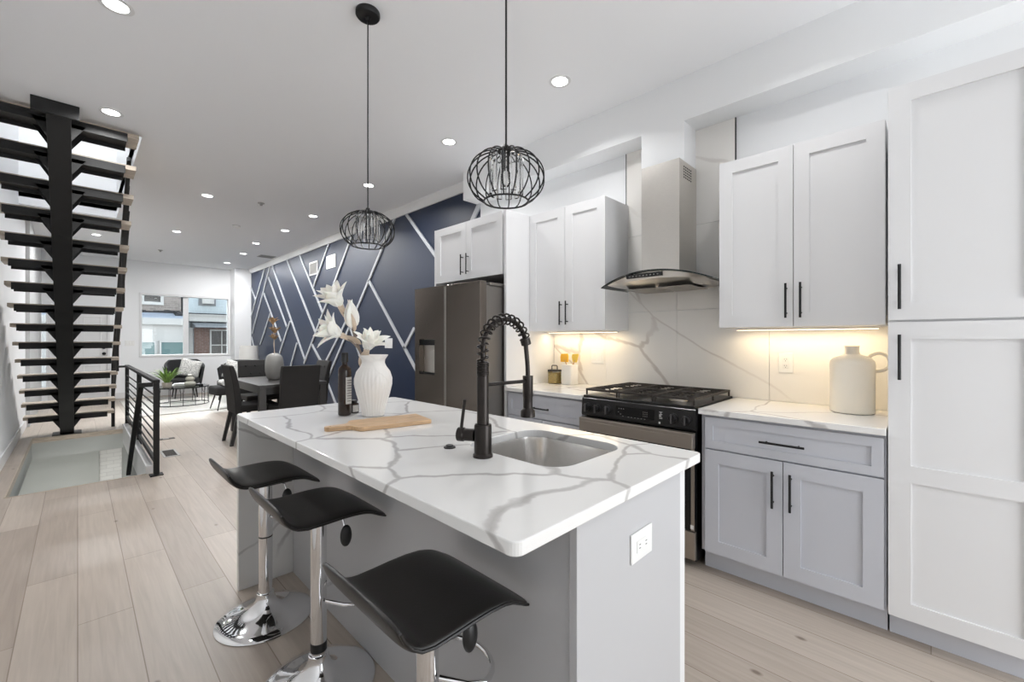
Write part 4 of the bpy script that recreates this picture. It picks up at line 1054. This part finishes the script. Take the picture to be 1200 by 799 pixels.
# ---------------------------------------------------------------- dining set
def pad(b, x0, x1, y0, y1, z0, z1): return b.box(x0, x1, y0, y1, z0, z1)
def make_dining_chair(label, loc, rz, tufted=False):
    """local: faces +y, back at -y"""
    t = thing('dining_chair', label, 'chair', loc, rz, 'dark upholstered chairs round the dining table'); L_ = dict(local=True)
    MB().box(-.225, .225, -.20, .235, .40, .485).build('seat', 'chairfab', t, bevel=.02, seg=3, **L_)
    rings = []
    for z, y, hw, th in ((.38, -.205, .222, .035), (.55, -.215, .224, .036), (.75, -.238, .226, .034), (.90, -.266, .227, .030), (.985, -.290, .226, .024)):
        rings.append([(-hw, y-th, z), (hw, y-th, z), (hw, y+th, z), (-hw, y+th, z)])
    MB().loft(rings).build('backrest', 'chairfab', t, bevel=.012, seg=3, **L_)
    for s in (-1, 1):
        MB().hexa([(s*.20-.02, .19, .0), (s*.20+.02, .19, 0), (s*.20+.02, .225, 0), (s*.20-.02, .225, 0)], [(s*.20-.022, .185, .40), (s*.20+.022, .185, .40), (s*.20+.022, .23, .40), (s*.20-.022, .23, .40)]).build('leg', 'legwood', t, **L_)
        MB().hexa([(s*.20-.02, -.30, .0), (s*.20+.02, -.30, 0), (s*.20+.02, -.265, 0), (s*.20-.02, -.265, 0)], [(s*.20-.022, -.225, .385), (s*.20+.022, -.225, .385), (s*.20+.022, -.18, .385), (s*.20-.022, -.18, .385)]).build('leg', 'legwood', t, **L_)
    if tufted:
        for r, z in enumerate((.66, .78, .90)):
            for c in range(3 if r % 2 == 0 else 2):
                x = (c-1)*.13 if r % 2 == 0 else (c-.5)*.13
                y = -.223-(z-.66)*.17+.032
                MB().sphere((x, y, z), .014, 10, 8, (1, .5, 1)).build('tuft_button', 'button', t, smooth=True, **L_)
    return t
TX0, TX1, TY0, TY1 = 1.52, 2.33, 5.74, 7.15
t = thing('dining_table', 'dark grey rectangular dining table with square legs', 'table', ((TX0+TX1)/2, (TY0+TY1)/2, 0))
MB().box(TX0, TX1, TY0, TY1, .715, .750).build('tabletop', 'darkwood', t, bevel=.003)
MB().box(TX0+.05, TX1-.05, TY0+.05, TY0+.075, .63, .7145).box(TX0+.05, TX1-.05, TY1-.075, TY1-.05, .63, .7145).box(TX0+.05, TX0+.075, TY0+.075, TY1-.075, .63, .7145).box(TX1-.075, TX1-.05, TY0+.075, TY1-.075, .63, .7145).build('apron', 'darkwood', t)
for x in (TX0+.01, TX1-.085):
    for y in (TY0+.01, TY1-.085): MB().box(x, x+.075, y, y+.075, 0, .7145).build('leg', 'darkwood', t, bevel=.002)
make_dining_chair('dark dining chair with its plain back turned to the island', (1.93, 5.82, 0), 0)
make_dining_chair('dark dining chair on the left side of the table, seen in profile', (1.60, 6.30, 0), -PI/2)
make_dining_chair('dark tufted dining chair at the far end of the table', (1.94, 7.28, 0), PI, True)
make_dining_chair('dark tufted dining chair on the right side, before the navy wall', (2.36, 6.62, 0), PI/2, True)
DVX, DVY = 1.90, 6.46
t = thing('vase', 'tall glossy grey egg-shaped vase on the dining table', 'vase', (DVX, DVY, .7505))
MB().lathe([(.055, 0), (.075, .004), (.10, .05), (.112, .12), (.115, .19), (.112, .26), (.098, .315), (.075, .345), (.045, .36), (.03, .364), (.027, .35)], (DVX, DVY, .7508), 40).build('body', 'greyvase', t, smooth=True)
for i, (lab, dx, top) in enumerate((('taller dried brown flower spray in the grey vase', 0, .62), ('shorter dried tan flower spray in the grey vase', .03, .50))):
    t = thing('dried_flower', lab, 'flower', (DVX, DVY, 1.10), 0, 'dried flowers in the grey vase')
    zt = .7508+top+.16
    tipp = Vector((DVX+Lf.x*(.02-dx), DVY+Lf.y*(.02-dx), zt))
    MB().tube([(DVX+dx*.2, DVY, 1.103), (DVX-dx*.3, DVY, 1.25), tipp-Vector((0, 0, .01))], .005, 6).build('stem', 'bract', t, smooth=True)
    rnd = random.Random(20+i)
    for hz, n, ln in ((zt, 11, .12), (zt-.10, 8, .09), (zt-.20, 7, .08)) if i == 0 else ((zt, 11, .11), (zt-.09, 8, .085)):
        b = MB()
        for k in range(n):
            a = 2*PI*k/n+rnd.uniform(-.2, .2); petal(b, (tipp.x, tipp.y, hz-.02), (0, 0, 1), (math.cos(a), math.sin(a), 0), ln*rnd.uniform(.8, 1.1), ln*.45, .9+rnd.uniform(-.3, .4), .3)
        solid(b.build('flower_head', 'dried', t, smooth='full'))

# ---------------------------------------------------------------- living room
rugo = MB().box(.62, 2.62, 9.47, 12.2, .0005, .012).build('rug', 'rug', origin=(1.67, 10.8, 0), bevel=.004)
tag(rugo, 'pale grey rug under the coffee table', 'rug')
CTX, CTY, CR, CZ = 1.47, 10.75, .45, .36
t = thing('coffee_table', 'round glass coffee table on a black wire cage base', 'table', (CTX, CTY, .012))
MB().lathe([(CR, 0), (CR+.002, .004), (CR, .010)], (CTX, CTY, CZ), 64).build('glass_top', 'tabletop', t, smooth=True)
def circ(b, r, z, wr, n=48): b.tube([(CTX+r*math.cos(2*PI*k/n), CTY+r*math.sin(2*PI*k/n), z) for k in range(n)], wr, 6, True)
b = MB(); circ(b, CR-.005, CZ-.007, .006); b.build('top_ring', 'black', t, smooth=True)
b = MB(); circ(b, CR-.005, .0192, .007); b.build('bottom_ring', 'black', t, smooth=True)
b = MB(); circ(b, CR-.005, .09, .004); b.build('middle_ring', 'black', t, smooth=True)
for k in range(14):
    a = 2*PI*(k+.3)/14; x, y = CTX+(CR-.005)*math.cos(a), CTY+(CR-.005)*math.sin(a)
    MB().tube([(x, y, .02), (x, y, CZ-.008)], .005, 6).build('upright', 'black', t)
for k in range(7):
    a = 2*PI*(k+.1)/7; pts = []
    for i in range(9):
        u = a+(i-4)/4*.09; pts.append((CTX+(CR-.005)*math.cos(u), CTY+(CR-.005)*math.sin(u), CZ-.012-.09*math.cos((i-4)/4*PI/2)**.5))
    MB().tube(pts, .0035, 5).build('wire_loop', 'black', t, smooth=True)
# things on the coffee table
PX, PY = 1.22, 10.62
t = thing('potted_fern', 'leafy green fern in a stone pot on the coffee table', 'plant', (PX, PY, CZ+.0105))
MB().lathe([(.06, 0), (.068, .004), (.078, .05), (.080, .095), (.074, .097), (.070, .08)], (PX, PY, CZ+.0108), 28).build('pot', 'pot', t, smooth=True)
rnd = random.Random(3)
for k in range(48):
    a = rnd.uniform(0, 2*PI); ln = rnd.uniform(.22, .40); op = rnd.uniform(.15, 1.1)
    b = MB(); petal(b, (PX+.03*math.cos(a), PY+.03*math.sin(a), CZ+.09), (0, 0, 1), (math.cos(a), math.sin(a), 0), ln, .034, op, rnd.uniform(.5, 1.1), 10, 2)
    solid(b.build('frond', 'leaf', t, smooth='full'), .001)
GX, GY = 1.58, 10.60
t = MB().lathe([(.06, 0), (.085, .012), (.095, .045), (.085, .08), (.055, .098), (.05, .105), (.07, .12), (.078, .145), (.068, .175), (.04, .19), (.036, .2), (.05, .212), (.05, .225), (.03, .235), (.022, .228)], (GX, GY, CZ+.0108), 36).build('gourd_vase', 'gourd', origin=(GX, GY, CZ+.0108), smooth='full')
tag(t, 'sage grey stacked-bubble vase on the coffee table', 'vase')
for i, (x0, x1, y0, y1, z, lab) in enumerate(((1.33, 1.55, 10.78, 10.95, 0, 'pale book lying under another on the coffee table'), (1.36, 1.53, 10.80, 10.94, .024, 'pale book on top of the pair on the coffee table'))):
    bk = thing('book', lab, 'book', ((x0+x1)/2, (y0+y1)/2, CZ+.0108+z), 0, 'books on the coffee table')
    zz = CZ+.0110+z
    MB().box(x0, x1, y0, y1, zz, zz+.003).box(x0, x1, y0, y1, zz+.020, zz+.023).box(x0, x0+.004, y0, y1, zz+.003, zz+.020).build('cover', 'paper', bk)
    MB().box(x0+.0045, x1-.005, y0+.005, y1-.005, zz+.0032, zz+.0198).build('pages', 'sticker', bk)
t = MB().lathe([(.05, 0), (.075, .006), (.082, .022), (.078, .024), (.06, .01)], (1.72, 10.85, CZ+.0108), 28).build('small_dish', 'cap', origin=(1.72, 10.85, CZ+.0108), smooth=True)
tag(t, 'small dark dish at the right of the coffee table', 'dish')
# armchairs
def make_armchair(label, loc, rz, grp):
    """local: faces -y"""
    t = thing('armchair', label, 'armchair', loc, rz, grp); L_ = dict(local=True)
    rings = []; n = 22
    for i in range(n+1):
        a = math.radians(-18+216*i/n)      # sweep from right front round the back to left front
        k = abs(i-n/2)/(n/2)
        top = .84-.16*max(0, k-.45)/.55
        ro, ri = .30, .25; flare = 1.22
        c_, s_ = math.cos(a), math.sin(a)*.92
        rings.append([(ri*c_, ri*s_, .25), (ro*c_, ro*s_, .25), (ro*flare*c_, ro*flare*s_, top-.02), (ro*flare*c_-.02*c_, ro*flare*s_-.02*s_, top), (ri*flare*c_+.01*c_, ri*flare*s_+.01*s_, top-.01)])
    MB().loft(rings).build('backrest', 'charcoal', t, smooth=True, bevel=.006, **L_)
    b = MB(); m = 24; pts = [(.262*math.cos(2*PI*k/m), -.03+.25*math.sin(2*PI*k/m) if math.sin(2*PI*k/m) > 0 else -.03+.32*math.sin(2*PI*k/m)) for k in range(m)]
    b.prism(pts, 'z', .26, .43); b.build('seat', 'charcoal', t, smooth=True, bevel=.03, seg=3, **L_)
    for sx in (-1, 1):
        for sy in (-1, 1):
            MB().tube([(sx*.17, sy*.17, .262), (sx*.20, sy*.20, .0)], [.018, .010], 10).build('leg', 'legwood', t, smooth=True, **L_)
    return t
make_armchair('charcoal armchair under the front window with patterned pillow', (1.68, 11.9, .0165), 0, 'charcoal armchairs in the living area')
make_armchair('charcoal armchair by the lamp, mostly hidden behind the ottoman', (2.38, 10.75, .0165), -1.0, 'charcoal armchairs in the living area')
def pillow(name, label, loc, rot, w, mat, cat='pillow', grp=None):
    b = MB(); n = 14
    for sgn in (1, -1):
        R = []
        for i in range(n+1):
            row = []
            for j in range(n+1):
                u, v = i/n*2-1, j/n*2-1
                h = .075*max(0, (1-u*u)*(1-v*v))**.45
                pin = 1-.07*(1-abs(u*v))*(max(abs(u), abs(v))**6)
                row.append(b.bm.verts.new((u*w/2*pin, sgn*h, v*w/2*pin)))
            R.append(row)
        for i in range(n):
            for j in range(n): b.bm.faces.new((R[i][j], R[i+1][j], R[i+1][j+1], R[i][j+1]))
    bmesh.ops.remove_doubles(b.bm, verts=b.bm.verts, dist=1e-4)
    o = b.build(name, mat, smooth='full', local=True); o.location = loc; o.rotation_euler = rot
    return tag(o, label, cat, grp)
pillow('throw_pillow', 'pale patterned square pillow leaning in the armchair under the window', (1.77, 11.88, .66), (-.28, .26, -.15), .40, 'pillow', grp='patterned pillows')
pillow('throw_pillow', 'pale patterned pillow in the armchair behind the ottoman', (2.34, 10.72, .66), (-.25, .2, -.9), .40, 'pillow', grp='patterned pillows')
# ottoman with rolled throws
OX, OY = 2.06, 9.42
t = thing('ottoman', 'charcoal upholstered ottoman bench with splayed black legs', 'ottoman', (OX, OY, .0165), .10)
MB().box(-.34, .36, -.22, .22, .27, .43).build('cushion', 'charcoal', t, bevel=.035, seg=4, local=True)
for sx in (-1, 1):
    for sy in (-1, 1): MB().tube([(sx*.24, sy*.15, .275), (sx*.31, sy*.20, 0)], [.014, .009], 10).build('leg', 'black', t, smooth=True, local=True)
def roll(label, x, y, z, r, ln, rz):
    b = MB(); pts = []
    seg = 64; turns = 3.2
    spiral = [(r*(.25+.75*i/seg)*math.cos(turns*2*PI*i/seg), r*(.25+.75*i/seg)*math.sin(turns*2*PI*i/seg)) for i in range(seg+1)]
    R0 = [b.bm.verts.new((p[0], -ln/2, p[1]+r)) for p in spiral]; R1 = [b.bm.verts.new((p[0], ln/2, p[1]+r)) for p in spiral]
    for i in range(seg): b.bm.faces.new((R0[i], R0[i+1], R1[i+1], R1[i]))
    o = b.build('rolled_throw', 'throw', smooth='full', local=True); o.location = (x, y, z); o.rotation_euler = (0, 0, rz); solid(o, r*.2)
    return tag(o, label, 'blanket', 'rolled throws on the ottoman')
roll('rolled pale throw at the left of the ottoman', 1.90, 9.40, .4490, .055, .30, .05)
roll('rolled pale throw at the right of the ottoman', 2.06, 9.44, .4490, .055, .30, .12)
# side table + lamp
STX, STY = 2.80, 11.35
t = thing('side_table', 'small black round side table under the white lamp', 'table', (STX, STY, 0))
MB().lathe([(.22, 0), (.222, .01), (.22, .02)], (STX, STY, .55), 36).build('table_top', 'legwood', t, smooth=True)
MB().tube([(STX, STY, .02), (STX, STY, .5505)], .02, 14).build('column', 'black', t, smooth=True)
MB().lathe([(.16, 0), (.16, .012), (.02, .02)], (STX, STY, 0.0005), 32).build('base', 'black', t, smooth=True)
t = thing('table_lamp', 'table lamp with white drum shade beside the navy wall', 'lamp', (STX, STY, .5705))
MB().lathe([(.08, 0), (.085, .01), (.06, .04), (.07, .09), (.05, .15), (.02, .19), (.012, .21), (.012, .33)], (STX, STY, .5708), 28).build('base', 'ceramic', t, smooth=True)
MB().lathe_open([(.205, 0), (.185, .33), (.181, .33), (.201, 0)], (STX, STY, .83), 40).build('lamp_shade', 'shade', t, smooth=True)
MB().tube([(STX-.19, STY, 1.12), (STX, STY, .895), (STX+.19, STY, 1.12)], .003, 6).build('shade_support', 'black', t)

# ---------------------------------------------------------------- outside
struct('ground', MB().box(-12, 20, YF+.2, 40, -.75, -.65), 'street', 'grey street outside the front window')
HY = 22.0
def hbox(n, mat, par, x0, x1, z0, z1, d0=0.0, d1=.08, **kw):
    return MB().box(x0, x1, HY-d1, HY-d0, z0, z1).build(n, mat, par, **kw)
t = thing('row_house', 'white-sided row house with porch roof outside the window, left', 'house', (-1.5, 24, -.65), 0, 'row houses across the street')
MB().box(-6, 2.98, HY, HY+5, -.65, 6.5).build('wall', 'stonebrown', t)
for wx0, wx1 in ((1.72, 2.42), (-.6, .1)):
    fr = MB().box(wx0, wx1, HY-.08, HY-.002, 2.68, 2.80).box(wx0, wx0+.1, HY-.08, HY-.002, 2.80, 4.0).box(wx1-.1, wx1, HY-.08, HY-.002, 2.80, 4.0).box(wx0, wx1, HY-.08, HY-.002, 4.0, 4.12).box(wx0+.1, wx1-.1, HY-.07, HY-.002, 3.38, 3.44).build('window', 'siding', t)
    MB().box(wx0+.1, wx1-.1, HY-.05, HY-.003, 2.80, 4.0).build('pane', 'dglass', fr)
MB().hexa([(-6, HY-1.0, 2.12), (3.02, HY-1.0, 2.12), (3.02, HY, 2.32), (-6, HY, 2.32)], [(-6, HY-1.0, 2.16), (3.02, HY-1.0, 2.16), (3.02, HY, 2.38), (-6, HY, 2.38)]).build('porch_roof', 'slate', t)
b = MB()
rnd = random.Random(8); x = -6
while x < 2.95:
    wd = rnd.uniform(.15, .5); b.box(x, min(x+wd, 2.95), HY-.05, HY-.002, 2.38, 2.42+rnd.uniform(0, .09)); x += wd
b.box(2.72, 3.05, HY-.6, HY-.002, 2.12, 2.42)
b.build('roof_flashing', 'tar', t)
MB().box(-6, 2.95, HY-1.05, HY-.9, 1.88, 2.12).build('fascia', 'siding', t)
b = MB()
for k in range(22): b.prism([(HY-.90, -.6+k*.115), (HY-.86, -.6+k*.115), (HY-.86, -.485+k*.115), (HY-.885, -.485+k*.115)], 'x', -6, 2.95)
b.box(-6, 2.95, HY-.86, HY-.002, -.65, 2.1)
b.build('porch_siding', 'siding', t)
for wx0, wx1 in ((1.45, 2.05), (2.25, 2.92)):
    fr = MB().box(wx0-.06, wx1+.06, HY-.96, HY-.9, 1.2, 1.27).box(wx0-.06, wx1+.06, HY-.96, HY-.9, .2, .27).box(wx0-.06, wx0, HY-.96, HY-.9, .27, 1.2).box(wx1, wx1+.06, HY-.96, HY-.9, .27, 1.2).build('window', 'siding', t)
    MB().box(wx0, wx1, HY-.93, HY-.902, .27, 1.2).build('pane', 'hglass', fr)
MB().tube([(3.03, HY-1.0, 2.05), (3.03, HY-.98, 1.9), (2.99, HY-.96, 1.7), (2.99, HY-.96, -.6)], .05, 10).build('downspout', 'siding', t, smooth=True)
t = thing('row_house', 'pale blue-sided row house with awning outside the window, right', 'house', (6, 24, -.65), 0, 'row houses across the street')
MB().box(3.08, 11, HY, HY+5, -.65, 6.5).build('wall', 'bsiding', t)
b = MB()
for k in range(36): b.prism([(HY-.03, 2.38+k*.115), (HY-.001, 2.38+k*.115), (HY-.001, 2.495+k*.115), (HY-.012, 2.495+k*.115)], 'x', 3.08, 11)
b.build('siding', 'bsiding', t)
for wx0, wx1 in ((3.56, 4.16), (6.0, 6.8)):
    fr = MB().box(wx0, wx1, HY-.09, HY-.031, 2.74, 2.82).box(wx0, wx0+.1, HY-.09, HY-.031, 2.82, 4.2).box(wx1-.1, wx1, HY-.09, HY-.031, 2.82, 4.2).box(wx0, wx1, HY-.09, HY-.031, 4.2, 4.3).build('window', 'awning', t)
    MB().box(wx0+.1, wx1-.1, HY-.06, HY-.032, 3.1, 4.2).build('pane', 'dglass', fr)
    MB().box(wx0+.1, wx1-.1, HY-.28, HY-.032, 2.82, 3.10).box(wx0+.14, wx1-.14, HY-.29, HY-.28, 2.87, 3.05).build('air_conditioner', 'siding', fr)
MB().box(3.10, 11, HY-.35, HY-.031, 2.06, 2.36).box(3.10, 11, HY-.42, HY-.031, 2.30, 2.36).build('cornice', 'siding', t)
MB().box(3.10, 11, HY-.44, HY-.031, 2.362, 2.40).build('gutter', 'tar', t)
MB().hexa([(3.28, HY-1.2, 1.80), (11, HY-1.2, 1.80), (11, HY-.032, 1.80), (3.28, HY-.032, 1.80)], [(3.28, HY-1.15, 1.86), (11, HY-1.15, 1.86), (11, HY-.032, 2.05), (3.28, HY-.032, 2.05)]).build('awning', 'awning', t)
MB().box(3.10, 3.36, HY-.10, HY-.031, -.65, 1.8).build('corner_column', 'siding', t)
MB().box(3.40, 8, HY-.06, HY-.031, -.65, 1.8).build('brick_front', 'hbrick', t)
fr = MB().box(3.94, 4.0, HY-.12, HY-.061, -.2, 1.74).box(4.74, 4.8, HY-.12, HY-.061, -.2, 1.74).box(4.0, 4.74, HY-.12, HY-.061, 1.68, 1.74).box(4.35, 4.39, HY-.12, HY-.061, -.2, 1.68).box(4.0, 4.74, HY-.12, HY-.061, 1.05, 1.09).build('window', 'siding', t)
MB().box(4.0, 4.74, HY-.09, HY-.062, -.2, 1.68).build('pane', 'dglass', fr)
